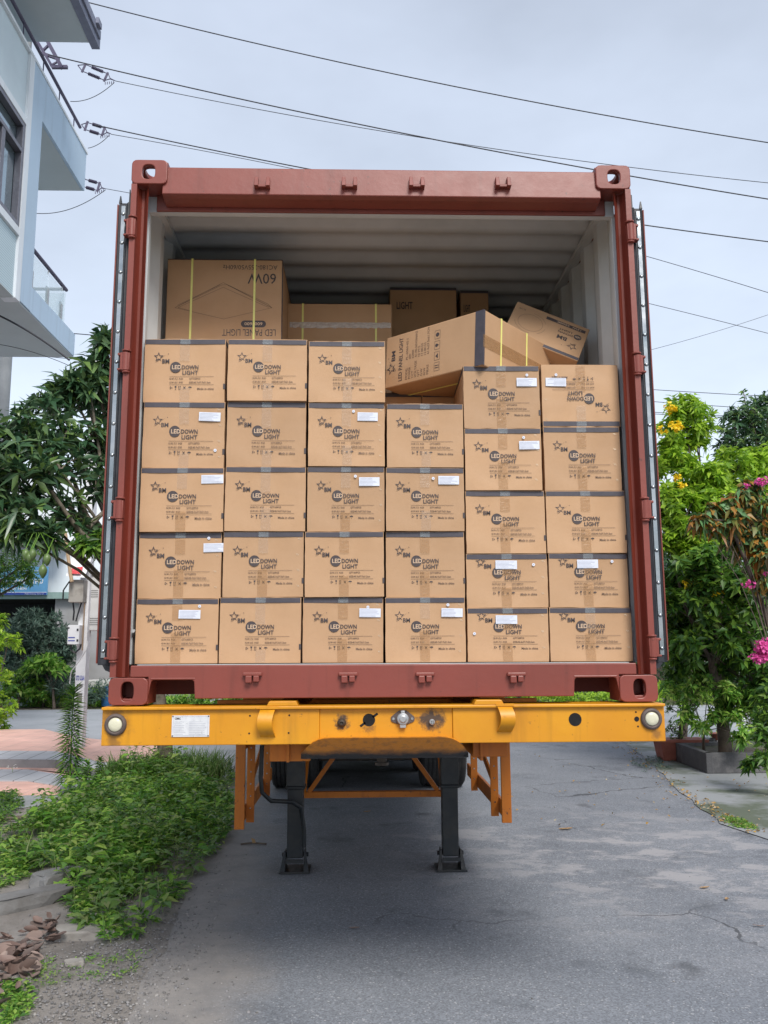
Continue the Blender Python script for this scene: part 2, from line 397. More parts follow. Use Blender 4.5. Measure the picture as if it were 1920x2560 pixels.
def plant(name, base, label, cat, blobs, dens, leaf, m=7, L=.09, Wd=.03, droop=.5, trunk_r=.05, wood=bark, limbs=None, group=None, flowers=None, spread=(.9, 1.5), sub=.42, gaps=.25):
    t = thing(name, base, label, cat, group)
    C, A, SUB = clump_points(blobs, dens, sub, gaps)
    v, f = whorls(C, A, m, L, Wd, droop, spread)
    raw_mesh('crown', [(v, f, 0)], t, [leaf])
    tb = MB(); base = Vector(base)
    top = Vector(tuple(np.mean([b[0] for b in blobs], 0)))
    fork = base.lerp(Vector((base.x * .6 + top.x * .4, base.y * .6 + top.y * .4, top.z)), .45)
    tb.tube([base - Vector((0, 0, .05)), base.lerp(fork, .15) + Vector((.01, 0, 0)), base.lerp(fork, .6), fork], trunk_r * 1.25, 10, trunk_r * .75)
    for c, r in blobs:
        c = Vector(tuple(c)); mdp = fork.lerp(c, .5) + Vector((rnd.uniform(-.1, .1), rnd.uniform(-.1, .1), .08 * (c - fork).length))
        tb.tube([fork, mdp, c], trunk_r * .75 / math.sqrt(max(1, len(blobs) / 2.5)), 7, trunk_r * .16)
    for s_ in SUB:
        s_ = Vector(tuple(s_)); c = min((Vector(tuple(b[0])) for b in blobs), key=lambda q: (q - s_).length)
        tb.tube([c, c.lerp(s_, .5) + Vector((0, 0, .03)), s_], min(.012, trunk_r * .16), 5, .003)
    if limbs:
        for pts, r0, r1 in limbs: tb.tube(pts, r0, 7, r1)
    tb.build('trunk', wood, t, smooth=60)
    if flowers:
        for (c, r, n, fm, fl) in flowers:
            q = sph(n); P = np.array(c) + q * np.array(r) * RG.uniform(.3, 1, (n, 1))
            v, f = whorls(P, q + np.array([0, -.5, .3]), 5, fl, fl * .8, .2, (.7, 1.3))
            raw_mesh('flower_cluster', [(v, f, 0)], t, [fm])
    return t
def blobW(x, y, D, rpx, ky=1.0, kz=1.0):
    "photo position, depth plane and radius in photo pixels -> centre and radii in metres"
    c = W(x, y, D); d = D - CAM[1]; r = rpx * d / 1845.6
    return (tuple(c), (r, r * ky, r * kz))
# ================================================================ SHIPPING CONTAINER
Z0, Z1 = 1.415, 4.006
LEN = 12.19
ct = thing('shipping_container', (0, 0, Z0), 'oxide red steel shipping container with its doors folded back, loaded with brown cartons', 'shipping container')
def casting(sx, top):
    b = MB(); w_, h_, d_ = .172, .118 if not top else .125, .162
    xa = sx * 1.219; xb = xa - sx * w_; cx = (xa + xb) / 2
    za = Z0 if not top else Z1 - h_; cz = za + h_ / 2; t = .026
    b.plate_hole(cx, cz, w_, h_, .056 if not top else .062, .084 if not top else .075, -.006, -.006 + t, rad=.024, hx=sx * .004)
    b.plate_hole(d_ / 2, cz, d_ - .01, h_ - .004, .08, .06, xa - sx * t, xa - sx * .001, ax='x')
    zt = (Z1 - .0015) if top else (Z0 + .0015)
    b.plate_hole(cx, d_ / 2 + .008, w_ - .006, d_ - .02, .06 if not top else .075, .11, zt, zt - t if top else zt + t, ax='z')
    zi = za + (.001 if top else h_ - .001)
    b.box(min(xa, xb) + .002, max(xa, xb) - .002, .012, d_, min(zi, zi + (.014 if top else -.014)), max(zi, zi + (.014 if top else -.014)))
    b.box(min(xb, xb + sx * .016), max(xb, xb + sx * .016), .01, d_, za + .003, za + h_ - .003)
    b.box(min(xa, xb) + .004, max(xa, xb) - .004, d_ - .016, d_, za + .004, za + h_ - .004) if not top else None
    b.build('corner_casting', red, ct, bevel=.004)
for sx in (-1, 1):
    casting(sx, False); casting(sx, True)
# header rail
hb = MB(); XL = 1.219 - .178
hb.prism([(.004, 3.835), (.03, 3.826), (.105, 3.818), (.105, 3.84), (.10, 3.985), (.012, 3.978)], 'x', -XL - .03, XL + .03)
hb.build('door_header', red, ct, bevel=.004)
hb = MB(); hb.mat(red).box(-XL - .05, XL + .05, .035, .16, 3.976, 3.992); hb.box(-1.12, 1.12, .106, .120, 3.80, 3.975); hb.mat(white_in).box(-1.17, 1.17, .1205, .16, 3.80, 3.970); hb.build('header_flashing', None, ct, bevel=.003)
for px in (567, 755, 900, 1086):
    c = W(px, 396, 0); b = MB(); x = c[0]
    for s_ in (-1, 1): b.hexa([(x + s_ * .028 - .010, .012, c[2] - .03), (x + s_ * .028 + .010, .012, c[2] - .03), (x + s_ * .028 + .010, -.03, c[2] - .026), (x + s_ * .028 - .010, -.03, c[2] - .026)],
                                [(x + s_ * .028 - .008, .012, c[2] + .03), (x + s_ * .028 + .008, .012, c[2] + .03), (x + s_ * .028 + .008, -.012, c[2] + .028), (x + s_ * .028 - .008, -.012, c[2] + .028)])
    b.box(x - .03, x + .03, -.016, .012, c[2] - .026, c[2] - .012)
    b.build('locking_bar_keeper', red, ct, bevel=.002)
# sill with two notches
sb = MB(); zt, zb = 1.586, Z0 + .026
sb.prism([(-1.128, zt), (-1.128, Z0 + .120), (-1.048, Z0 + .120), (-1.048, zb + .005), (-1.035, zb + .075), (-1.028, zb + .082), (-.855, zb + .082), (-.847, zb + .074), (-.842, zb),
          (.842, zb), (.847, zb + .074), (.855, zb + .082), (1.028, zb + .082), (1.035, zb + .075), (1.048, zb + .005), (1.048, Z0 + .120), (1.128, Z0 + .120), (1.128, zt)], 'y', .0, .012)
sb.box(-1.12, 1.12, .012, .16, zt - .018, zt - .002)
sb.box(-.84, .84, .012, .05, zb, zb + .012)
for s_ in (-1, 1):
    sb.box(min(s_ * .842, s_ * 1.04), max(s_ * .842, s_ * 1.04), -.002, .14, zb + .082, zb + .092)
    sb.box(min(s_ * .832, s_ * .844), max(s_ * .832, s_ * .844), .013, .14, zb, zb + .08)
sb.build('door_sill', red, ct, bevel=.004)
b = MB(); b.box(-1.11, 1.11, .045, .075, zt + .0005, zt + .003); b.build('threshold_edge', white_in, ct)
for px in (546, 752, 918, 1115):
    c = W(px, 1463, 0); b = MB(); x = c[0]
    b.box(x - .042, x + .042, -.022, .0, c[2] + .006, c[2] + .022)
    b.box(x - .030, x - .002, -.028, .0, c[2] - .024, c[2] + .008); b.box(x + .004, x + .030, -.024, .0, c[2] - .020, c[2] + .008)
    b.build('locking_bar_keeper', red, ct, bevel=.004)
# corner posts
for s_ in (-1, 1):
    b = MB()
    b.box(min(s_ * 1.217, s_ * 1.190), max(s_ * 1.217, s_ * 1.190), -.004, .025, Z0 + .12, Z1 - .125)
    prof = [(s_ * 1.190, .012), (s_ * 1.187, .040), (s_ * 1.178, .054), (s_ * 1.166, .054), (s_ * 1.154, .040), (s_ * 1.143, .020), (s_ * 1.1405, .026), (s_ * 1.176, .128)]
    b.mat(red_shaded).sweep(prof, Z0 + .12, Z1 - .127)
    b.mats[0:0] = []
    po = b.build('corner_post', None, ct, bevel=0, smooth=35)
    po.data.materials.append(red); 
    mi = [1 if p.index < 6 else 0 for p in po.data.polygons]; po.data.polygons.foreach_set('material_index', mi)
    b = MB(); b.box(min(s_ * 1.180, s_ * 1.158), max(s_ * 1.180, s_ * 1.158), .129, .165, zt + .002, 3.82)
    b.build('inner_post_liner', white_in, ct, bevel=.003)
    b = MB(); b.cyl((s_ * 1.150, .130, 1.74), (s_ * 1.150, .105, 1.74), .008, n=10); b.build('lashing_ring', white_in, ct)
# skins
def corr(n0, n1, pitch, depth):
    out = []; y = n0
    while y < n1:
        out += [(y, 0), (y + pitch * .26, 0), (y + pitch * .5, depth), (y + pitch * .76, depth)]; y += pitch
    return out
for s_ in (-1, 1):
    pr = corr(.17, LEN - .1, .278, .036); b = MB()
    b.mat(white_in).sweep([(s_ * (1.176 + d), y) for y, d in pr], Z0 + .14, Z1 - .05)
    b.mat(red).sweep([(s_ * (1.180 + d), y) for y, d in pr], Z0 + .12, Z1 - .04)
    b.build('side_wall', None, ct)
    b = MB(); b.mat(red).box(min(s_ * 1.20, s_ * 1.218), max(s_ * 1.20, s_ * 1.218), .165, LEN, Z1 - .065, Z1 - .003)
    b.mat(white_in).box(min(s_ * 1.15, s_ * 1.1995), max(s_ * 1.15, s_ * 1.1995), .17, LEN - .1, Z1 - .075, Z1 - .047)
    b.build('top_side_rail', None, ct)
    b = MB(); b.box(min(s_ * 1.17, s_ * 1.216), max(s_ * 1.17, s_ * 1.216), .165, LEN, Z0 + .01, Z0 + .16); b.build('bottom_side_rail', red, ct)
rp = []; y = .14
while y < LEN - .3:
    rp += [(y, 0), (y + .075, 0), (y + .105, .022), (y + .18, .022)]; y += .209
b = MB(); n = len(rp)
b.mat(white_in).add([(-1.20, y, Z1 - .045 + d) for y, d in rp] + [(1.20, y, Z1 - .045 + d) for y, d in rp], [(i, i + 1, i + 1 + n, i + n) for i in range(n - 1)])
b.mat(red).add([(-1.20, y, Z1 - .040 + d) for y, d in rp] + [(1.20, y, Z1 - .040 + d) for y, d in rp], [(i, i + 1, i + 1 + n, i + n) for i in range(n - 1)])
b.build('roof_panel', None, ct, smooth=50)
b = MB(); b.box(-1.17, 1.17, .162, LEN - .1, Z0 + .14, Z0 + .166); b.build('plywood_floor', floor_ply, ct)
b = MB(); b.mat(white_in).box(-1.17, 1.17, LEN - .09, LEN - .06, Z0 + .17, Z1 - .06); b.mat(red).box(-1.219, 1.219, LEN - .05, LEN, Z0, Z1 - .002); b.build('end_wall', None, ct)
for k in range(20):
    if k % 4 == 0 or k < 4:
        b = MB(); y = .5 + k * .6; b.box(-1.16, 1.16, y, y + .05, Z0 + .02, Z0 + .138); b.build('floor_beam', red_shaded, ct)
# doors folded back along the sides
for s_ in (-1, 1):
    zb_, zt_ = 1.60, 3.79
    b = MB(); xo, xi = s_ * 1.294, s_ * 1.246
    b.box(min(xo, xi), max(xo, xi), .075, 1.24, zb_, zt_)
    b.box(min(s_ * 1.2955, s_ * 1.288), max(s_ * 1.2955, s_ * 1.288), .045, .08, zb_ - .005, zt_ + .01)
    d = b.build('door', red, ct, bevel=.003)
    ORG[d.name] = ORG[ct.name]
    g = MB(); pr = [(s_ * 1.287, .05), (s_ * 1.282, .034), (s_ * 1.272, .040), (s_ * 1.246, .040), (s_ * 1.238, .028), (s_ * 1.219, .036), (s_ * 1.218, .07)]
    g.sweep(pr, zb_ - .012, zt_ + .012)
    for (xa, ww, hh) in ((1.278, .014, .05), (1.232, .010, .085)):
        g.hexa([(s_ * (xa - ww / 2), .036, zt_ + .01), (s_ * (xa + ww / 2), .036, zt_ + .01), (s_ * (xa + ww / 2), .05, zt_ + .01), (s_ * (xa - ww / 2), .05, zt_ + .01)],
               [(s_ * (xa - ww / 2 + .006), .040, zt_ + hh), (s_ * (xa - ww / 2 + .010), .040, zt_ + hh), (s_ * (xa - ww / 2 + .010), .046, zt_ + hh), (s_ * (xa - ww / 2 + .006), .046, zt_ + hh)])
    g.hexa([(s_ * 1.25, .04, zb_ - .035), (s_ * 1.212, .04, zb_ - .05), (s_ * 1.212, .07, zb_ - .05), (s_ * 1.25, .07, zb_ - .035)],
           [(s_ * 1.265, .04, zb_ - .01), (s_ * 1.212, .04, zb_ - .01), (s_ * 1.212, .07, zb_ - .01), (s_ * 1.265, .07, zb_ - .01)])
    g.build('door_gasket', rubber, d)
    g = MB(); g.box(min(s_ * 1.271, s_ * 1.252), max(s_ * 1.271, s_ * 1.252), .034, .039, zb_ + .02, zt_ - .004); st = g.build('gasket_strip', steel, d, bevel=.001)
    for k in range(15):
        z = zb_ + .05 + k * .1495
        g = MB(); g.lathe((s_ * 1.2615, .035, z), (0, -1, 0), [(0, .0095), (.003, .009), (.006, .005), (.0068, .001)], 10); g.build('rivet', steel, d, smooth=60)
    b = MB()
    for ys in (.35, .62, .95):
        b.cyl((s_ * 1.322, ys, zb_ + .05), (s_ * 1.322, ys, zt_ - .05), .014, n=8)
    b.build('locking_bar', steel, d)
    for zc in (1.655, 2.285, 2.985, 3.655):
        b = MB()
        b.cyl((s_ * 1.207, .000, zc - .045), (s_ * 1.207, .000, zc + .045), .019, n=14)
        b.box(min(s_ * 1.188, s_ * 1.232), max(s_ * 1.188, s_ * 1.232), -.012, .02, zc - .042, zc + .042)
        b.box(min(s_ * 1.226, s_ * 1.246), max(s_ * 1.226, s_ * 1.246), -.006, .028, zc - .042, zc - .032); b.box(min(s_ * 1.226, s_ * 1.246), max(s_ * 1.226, s_ * 1.246), -.006, .028, zc + .030, zc + .042)
        b.cyl((s_ * 1.204, -.003, zc + .047), (s_ * 1.204, -.003, zc + .056), .022, n=14); b.cyl((s_ * 1.204, -.003, zc - .056), (s_ * 1.204, -.003, zc - .047), .018, n=14)
        b.build('hinge', red, ct, bevel=.003, smooth=50)

# ================================================================ CARTONS
PW = .377
def star(b, fn, cx, cz, r, rot=0):
    "outlined five point star with swoosh strokes"
    def ring(R, q): return [(cx + (R if i % 2 == 0 else R * .42) * q * math.sin(PI * i / 5), cz + (R if i % 2 == 0 else R * .42) * q * math.cos(PI * i / 5)) for i in range(10)]
    o, i_ = ring(r, 1.0), ring(r, .66)
    vs = [fn(*p) for p in o] + [fn(*p) for p in i_]
    keep = [k for k in range(10) if k not in (3,)]
    b.add(vs, [(k, (k + 1) % 10, 10 + (k + 1) % 10, 10 + k) for k in keep])
    for (ax, az, bx, bz, t) in ((-.80, -1.15, 1.6, .66, .05), (-.66, -1.10, .50, -.25, .06)):
        x0, z0, x1, z1 = cx + ax * r, cz + az * r, cx + bx * r, cz + bz * r
        mx_, mz_ = (x0 + x1) / 2 - r * .05, (z0 + z1) / 2 - r * t * 2.2
        b.add([fn(x0, z0), fn((x0 + x1) / 2, (z0 + z1) / 2), fn(x1, z1), fn(mx_, mz_)], [(0, 3, 1), (1, 3, 2)])
    cs = [(cx + 1.85 * r + .08 * r * math.cos(a), cz + .62 * r + .08 * r * math.sin(a)) for a in [2 * PI * k / 8 for k in range(8)]]
    b.add([fn(*p) for p in cs], [tuple(range(8))])
def disc(b, fn, cx, cz, r, n=28):
    b.add([fn(cx + r * math.cos(2 * PI * k / n), cz + r * math.sin(2 * PI * k / n)) for k in range(n)], [tuple(range(n))])
def rect(b, fn, x0, x1, z0, z1): b.add([fn(x0, z0), fn(x1, z0), fn(x1, z1), fn(x0, z1)], [(0, 1, 2, 3)])
def down_print(short):
    "printing in millimetre-like units; x from the left edge, z from the bottom edge"
    b = MB(); q = .0005; f1 = face_fn(-.0006); f2 = face_fn(-.0011)
    X = lambda u: -PW / 2 + (u - 62) * q
    Zt = lambda v: (607 - v) * q * 1.02
    b.mat(ink)
    star(b, f1, X(195), Zt(192), 48 * q)
    text(b, 'BM', X(229), X(295), Zt(250), Zt(211), f1, .022)
    disc(b, f1, X(355), Zt(287), 51 * q)
    text(b, 'DOWN', X(413), X(567), Zt(306), Zt(268), f1, .018)
    text(b, 'LIGHT', X(420), X(565), Zt(356), Zt(318), f1, .018)
    b.mat(kraft_edge); text(b, 'LED', X(322), X(408), Zt(306), Zt(268), f2, .018)
    b.mat(ink_soft)
    rect(b, f1, X(302), X(712), Zt(373.5), Zt(371)); rect(b, f1, X(302), X(712), Zt(448.5), Zt(446))
    a = ('5.6', '7.5', '80', '45.4x37.7x25.5cm') if short else ('7.2', '8.5', '60', '45.7x37.7x31.3cm')
    text(b, 'N.W.:%s  KGS' % a[0], X(302), X(427), Zt(400), Zt(385), f1, .02)
    text(b, 'G.W.:%s  KGS' % a[1], X(302), X(427), Zt(434), Zt(419), f1, .02)
    text(b, 'QTY:%sPCS' % a[2], X(484), X(588), Zt(402), Zt(384), f1, .02)
    text(b, 'SIZE:' + a[3], X(484), X(682), Zt(436), Zt(419), f1, .02)
    text(b, 'Made in china', X(560), X(714), Zt(496), Zt(476), f1, .02)
    b.mat(ink)
    for k in range(3):                     # recycling arrows
        t = 2 * PI * k / 3; cx, cz = X(318) + 11 * q * math.cos(t), Zt(476) + 10 * q * math.sin(t)
        b.add([f1(cx + 8 * q * math.cos(t + d), cz + 8 * q * math.sin(t + d)) for d in (1.57, 3.3, 5.0)], [(0, 1, 2)])
    b.add([f1(X(351), Zt(460)), f1(X(370), Zt(460)), f1(X(366), Zt(474)), f1(X(355), Zt(474))], [(0, 1, 2, 3)]); rect(b, f1, X(359), X(362), Zt(490), Zt(474)); rect(b, f1, X(354), X(367), Zt(493), Zt(490))
    for u in (388, 401):
        rect(b, f1, X(u), X(u + 4), Zt(489), Zt(466)); b.add([f1(X(u - 4), Zt(467)), f1(X(u + 2), Zt(459)), f1(X(u + 8), Zt(467))], [(0, 1, 2)])
    rect(b, f1, X(386), X(407), Zt(494), Zt(491))
    for (u0, u1, v0, v1) in ((430, 455, 462, 490), (430, 455, 490, 462)): b.add([f1(X(u0), Zt(v0)), f1(X(u0 + 4), Zt(v0)), f1(X(u1), Zt(v1)), f1(X(u1 - 4), Zt(v1))], [(0, 1, 2, 3)])
    rect(b, f1, X(434), X(451), Zt(480), Zt(472))
    b.add([f1(X(476) + (510 - 476) * q * (.5 - .5 * math.cos(PI * k / 8)), Zt(476) + 11 * q * math.sin(PI * k / 8)) for k in range(9)], [tuple(range(9))]); rect(b, f1, X(492), X(494), Zt(492), Zt(476))
    return b
def carton_template(short):
    H = .25 if short else .298; Dp = .457; h = PW / 2
    body = []
    for q in range(5):
        b = MB(); b.mat(kraft); nx, nz = 10, 8; ph = [rnd.uniform(0, 6.28) for _ in range(4)]; dz = [rnd.uniform(-.0022, .0006) for _ in range(nx + 1)]; dx = [[rnd.uniform(-.0014, .0004) for _ in range(nz + 1)] for _ in (0, 1)]
        g = []
        for k in range(nz + 1):
            for i in range(nx + 1):
                u, v = i / nx, k / nz; e_ = min(1, 6 * min(u, 1 - u)) * min(1, 6 * min(v, 1 - v))
                y = .0045 * e_ * (.5 + .5 * math.sin(5 * u + ph[0]) * math.sin(4 * v + ph[1])) + .0008 * rnd.random()
                if (i in (0, nx)) and (k in (0, nz)): y += rnd.uniform(0, .006)
                x = -h + PW * u - (dx[0][k] if i == 0 else 0) + (dx[1][k] if i == nx else 0)
                g.append((x, y, H * v + (dz[i] if k == nz else 0)))
        b.add(g, [(k * (nx + 1) + i, k * (nx + 1) + i + 1, (k + 1) * (nx + 1) + i + 1, (k + 1) * (nx + 1) + i) for k in range(nz) for i in range(nx)])
        top = [g[nz * (nx + 1) + i] for i in range(nx + 1)]; bot = [g[i] for i in range(nx + 1)]; lf = [g[k * (nx + 1)] for k in range(nz + 1)]; rt_ = [g[k * (nx + 1) + nx] for k in range(nz + 1)]
        for ed_ in (top, bot, lf, rt_):
            n_ = len(ed_); b.add(ed_ + [(x, Dp, z) for x, y, z in ed_], [(i, i + 1, n_ + i + 1, n_ + i) for i in range(n_ - 1)])
        b.box(-h, h, Dp - .001, Dp, 0, H)
        body.append(b.build('carton', None, None, smooth=30))
    b = MB(); e = .0008; t, lo = H - .0035, H - .0255
    b.add([(-h + .003, -e, lo), (h - .003, -e, lo), (h - .003, -e, t), (-h + .003, -e, t)], [(0, 1, 2, 3)])
    for s_ in (-1, 1): b.add([(s_ * (h + e), .003, lo), (s_ * (h + e), Dp - .003, lo), (s_ * (h + e), Dp - .003, t), (s_ * (h + e), .003, t)], [(0, 1, 2, 3)])
    bd = b.build('edge_band', band, None)
    pr = down_print(short).build('printed_logo', None, None, fix=False)
    return body, bd, pr
def tape_mesh(z0, z1, x0, wdt, m, wob=.0015):
    b = MB(); n = 14; vs = []
    for k in range(n + 1):
        z = z0 + (z1 - z0) * k / n
        for j, u in enumerate((0, .33, .66, 1)):
            vs.append((x0 + (u - .5) * wdt + rnd.uniform(-.0006, .0006), -.0014 - abs(rnd.gauss(0, wob)) * (.3 if j in (0, 3) else .55), z))
    b.add(vs, [(4 * k + j, 4 * k + j + 1, 4 * k + j + 5, 4 * k + j + 4) for k in range(n) for j in range(3)])
    return b
def cr_tape(parent, z0, z1, x0, m, wdt=.046):
    return tape_mesh(z0, z1, x0, wdt, m).build('packing_tape', m, parent, fix=False)
def white_label(parent, x, z, ang=0.0):
    b = MB(); ww, hh = .10, .040; c, s_ = math.cos(ang), math.sin(ang)
    fn = lambda yy: (lambda u, v: (x + u * c - v * s_, yy, z + u * s_ + v * c))
    b.mat(paper); rect(b, fn(-.0034), -ww / 2, ww / 2, -hh / 2, hh / 2)
    b.mat(paper_line)
    for k in range(6): rect(b, fn(-.0038), -ww / 2 + .004, ww / 2 - .006 - rnd.uniform(0, .035), hh / 2 - .006 - k * .006, hh / 2 - .0072 - k * .006)
    return b.build('shipping_label', None, parent, fix=False)
def sticker(parent, x, z):
    b = MB(); b.mat(paper); disc(b, face_fn(-.0036), x, z, .007, 18); b.mat(paper_line); disc(b, face_fn(-.0040), x, z, .0025, 10)
    return b.build('round_sticker', None, parent, fix=False)
def staple(parent, x, z):
    b = MB()
    for k in (0, 1):
        o = k * .006
        b.add([(x + o - .0035, -.001, z + .004), (x + o - .0025, -.001, z + .0045), (x + o + .0035, -.0025, z - .0035), (x + o + .0027, -.0025, z - .004)], [(0, 1, 2, 3)])
    return b.build('staple', staple_m, parent, fix=False)
staple_m = M('staple_brass', (.75, .66, .50), rough=.3, metal=.5)
tag_m = ink

TALL = carton_template(False); SHORT = carton_template(True)
for t_ in (TALL, SHORT):
    for o in t_[0] + list(t_[1:]): COL.objects.unlink(o)
ordn = ['bottom', 'second', 'third', 'fourth', 'fifth']
coln = ['first stack from the left, against the left post', 'second stack from the left', 'third stack from the left', 'fourth stack from the left, the four box one', 'fifth stack from the left', 'sixth stack, against the right post']
# x0, x1 (bottom edge), top y, bottom y in the photo; options: L label (x,z), R sticker, t tape kind, s staples, k tag at right edge
BX = {
 (0, 0): (290, 470, 1293, 1434, 'A', (.245, .225), (.300 - .01, .262), 0, 1), (0, 1): (296, 477, 1150, 1290, 'A', (.345 - .0, .228), (.318, .271), 4, 0),
 (0, 2): (300, 482, 1010, 1147, 'A', (.325, .243), None, 0, 1), (0, 3): (306, 484, 868, 1005, 'C', (.307, .230), (.336, .078), 4, 1),
 (0, 4): (308, 486, 732, 865, 'C', None, None, 0, 1),
 (1, 0): (472, 650, 1290, 1433, 'C', None, None, 0, 1), (1, 1): (480, 656, 1148, 1288, 'A', None, None, 4, 1), (1, 2): (484, 660, 1008, 1146, 'C', None, None, 0, 1),
 (1, 3): (488, 661, 868, 1006, 'C', None, None, 0, 1), (1, 4): (490, 663, 733, 867, 'C', None, None, 0, 1),
 (2, 0): (653, 829, 1290, 1432, 'A', (.315, .226), (.305, .252), 4, 0), (2, 1): (658, 831, 1148, 1288, 'A', None, None, 0, 1),
 (2, 2): (663, 832, 1008, 1147, 'A', (.303, .228), (.235, .253), 4, 0), (2, 3): (665, 832, 870, 1005, 'C', (.293, .232), (.223, .257), 4, 0), (2, 4): (666, 833, 737, 868, 'C', None, None, 4, 0),
 (3, 0): (833, 1008, 1290, 1431, 'A', (.315, .226), (.296, .262), 4, 0), (3, 1): (834, 1006, 1148, 1288, 'A', None, None, 0, 1),
 (3, 2): (834, 1005, 1010, 1146, 'C', (.303, .238), (.228, .246), 0, 1), (3, 3): (836, 1003, 872, 1006, 'C', None, None, 0, 1),
 (4, 0): (1011, 1188, 1313, 1431, 'A', (.182, .195), (.032, .13), 3, 0), (4, 1): (1009, 1186, 1196, 1311, 'A', (.186, .198), (.313, .198), 3, 0),
 (4, 2): (1008, 1181, 1060, 1192, 'A', None, None, 0, 1), (4, 3): (1006, 1173, 925, 1058, 'A', (.318, .215), (.291, .252), 4, 0), (4, 4): (1003, 1169, 790, 922, 'A', (.314, .218), (.316, .252), 0, 1),
 (5, 0): (1190, 1369, 1312, 1430, 'A', None, None, 3, 0), (5, 1): (1188, 1361, 1195, 1310, 'A', (.185, .2), (.302, .212), 0, 0),
 (5, 2): (1183, 1356, 1060, 1193, 'A', None, None, 0, 1), (5, 3): (1178, 1345, 922, 1057, 'A', None, None, 4, 0), (5, 4): (1173, 1341, 788, 917, 'U', (.307, .085), (.305, .05), 3, 0),
}
YF = .085
tops = {}
for (c_, r_), (x0, x1, yt, yb, tk, lab, stk, nst, tg) in sorted(BX.items()):
    short = c_ >= 4 and r_ <= 1
    tpl = SHORT if short else TALL; H = .25 if short else .298
    yf = YF + rnd.uniform(-.010, .012)
    a_ = W(x0, yb, yf); d_ = W(x1, (yt + yb) / 2, yf); e_ = W((x0 + x1) / 2, yt, yf)
    a2 = W(x0, (yt + yb) / 2, yf)
    wd = (W(x1, yb, yf)[0] - a_[0]) * .995
    zb_ = tops.get(c_, zt + .0065); H_ = max(e_[2] - zb_, .2); tops[c_] = zb_ + H_ + .0012
    flip = tk == 'U'
    L = '%s %scarton, %s from the bottom in the %s' % ('upside down' if flip else 'brown', 'shallow ' if short else 'printed ', ordn[r_], coln[c_])
    L = L.replace('bottom from the bottom', 'lowest box')
    if lab: L = L.replace(',', ', white label%s,' % (' left of the printed logo' if flip else ''), 1) if not short else L.replace(',', ', white label above the logo,', 1)
    root = thing('carton_box', ((a_[0] + a_[0] + wd) / 2, yf, zb_ + (H_ if flip else 0)), ' '.join(L.split()[:16]), 'box', 'printed cartons stacked at the container door', local=True)
    root.scale = (wd / PW, 1, H_ / H); root.rotation_euler = (0, (PI if flip else 0) + rnd.uniform(-.004, .004), rnd.uniform(-.014, .014))
    for o in (tpl[0][rnd.randrange(5)], tpl[1], tpl[2]):
        c = o.copy(); COL.objects.link(c); c.parent = root
    X_ = lambda u: -PW / 2 + u
    if tk == 'C': cr_tape(root, H - .095 + rnd.uniform(-.03, .01), H - .03, X_(.188), tape_clear); cr_tape(root, .004, .075 + rnd.uniform(-.02, .04), X_(.192), tape_clear)
    else: cr_tape(root, .004, .10 + rnd.uniform(-.02, .05), X_(.185), tape_amber); cr_tape(root, H - .10, H - .03, X_(.188), tape_amber if rnd.random() < .7 else tape_clear)
    b = MB(); rect(b, face_fn(-.0016), X_(.165), X_(.212), H - .026, H - .001); b.build('tape_end', tape_band, root, fix=False)
    if lab: white_label(root, X_(lab[0]), lab[1], rnd.uniform(-.03, .03))
    if stk: sticker(root, X_(stk[0]), stk[1])
    for k in range(nst): staple(root, X_(.350 + rnd.uniform(-.006, .006)), H - .035 - k * (H - .07) / (3.2 if nst == 4 else 2.4))
    if tg: b = MB(); b.box(PW / 2 - .008, PW / 2 + .0012, -.0015, .02, .060, .085); b.build('black_mark', ink, root)

def box_mesh(a, d, h, m, parent, name='carton', centre=False, bev=.005):
    b = MB(); x0 = -a / 2 if centre else -a
    b.mat(m).box(x0, x0 + a, 0, d, 0, h); return b.build(name, None, parent, bevel=bev)
def strap_loop(parent, x, y0, y1, z0, z1, wd=.011, ax='x'):
    b = MB(); e = .002
    if ax == 'x':
        b.box(x - wd / 2, x + wd / 2, y0 - e, y0 - e * .4, z0, z1 + e); b.box(x - wd / 2, x + wd / 2, y0 - e, y1 + e, z1 + e * .4, z1 + e); b.box(x - wd / 2, x + wd / 2, y0, y1, z0 - e, z0 - e * .4)
    else:
        b.box(y0 - e, y0 - e * .4, x - wd / 2, x + wd / 2, z0 - e, z1 + e); b.box(y1 + e * .4, y1 + e, x - wd / 2, x + wd / 2, z0 - e, z1 + e); b.box(y0 - e, y1 + e, x - wd / 2, x + wd / 2, z0 - e, z0 - e * .4)
        b.box(y0 - e, y1 + e, x - wd / 2, x + wd / 2, z1 + e * .4, z1 + e)
    return b.build('strap', strap, parent)
# big panel light carton behind the first two stacks
yP = .56
p0 = W(353, 735, yP); p1 = W(610, 562, yP); wP = p1[0] - W(356, 735, yP)[0]
zP1 = p1[2]; HP = .62
t = thing('panel_light_box', ((p0[0] + p1[0]) / 2 + .004, yP, zP1 - HP), 'large strapped carton printed 60W upside down, behind the two left stacks', 'box', 'large panel light cartons', local=True)
box_mesh(wP, .60, HP, kraft, t, centre=True)
b = MB(); f1 = face_fn(-.0007); f2 = face_fn(-.0012); h = wP / 2
zz = lambda v: HP - (v - 150) / 1024 * .412      # zoom pixels below the top edge
xx = lambda u: -h + (u - 60) / 1515 * wP
b.mat(ink)
text(b, 'AC180-255V50/60Hz', xx(790), xx(1510), zz(290), zz(225), f1, 0, flip=True)
text(b, '60W', xx(1120), xx(1495), zz(495), zz(345), f1, .005, flip=True)
text(b, 'LED PANEL LIGHT', xx(800), xx(1500), zz(1235), zz(1140), f1, .0, flip=True)
n = 24; pl = [(xx(1205) + (xx(1365) - xx(1205)) * (.5 + .5 * (1 if math.cos(a) > 0 else -1)) * 0 , 0) for a in ()]
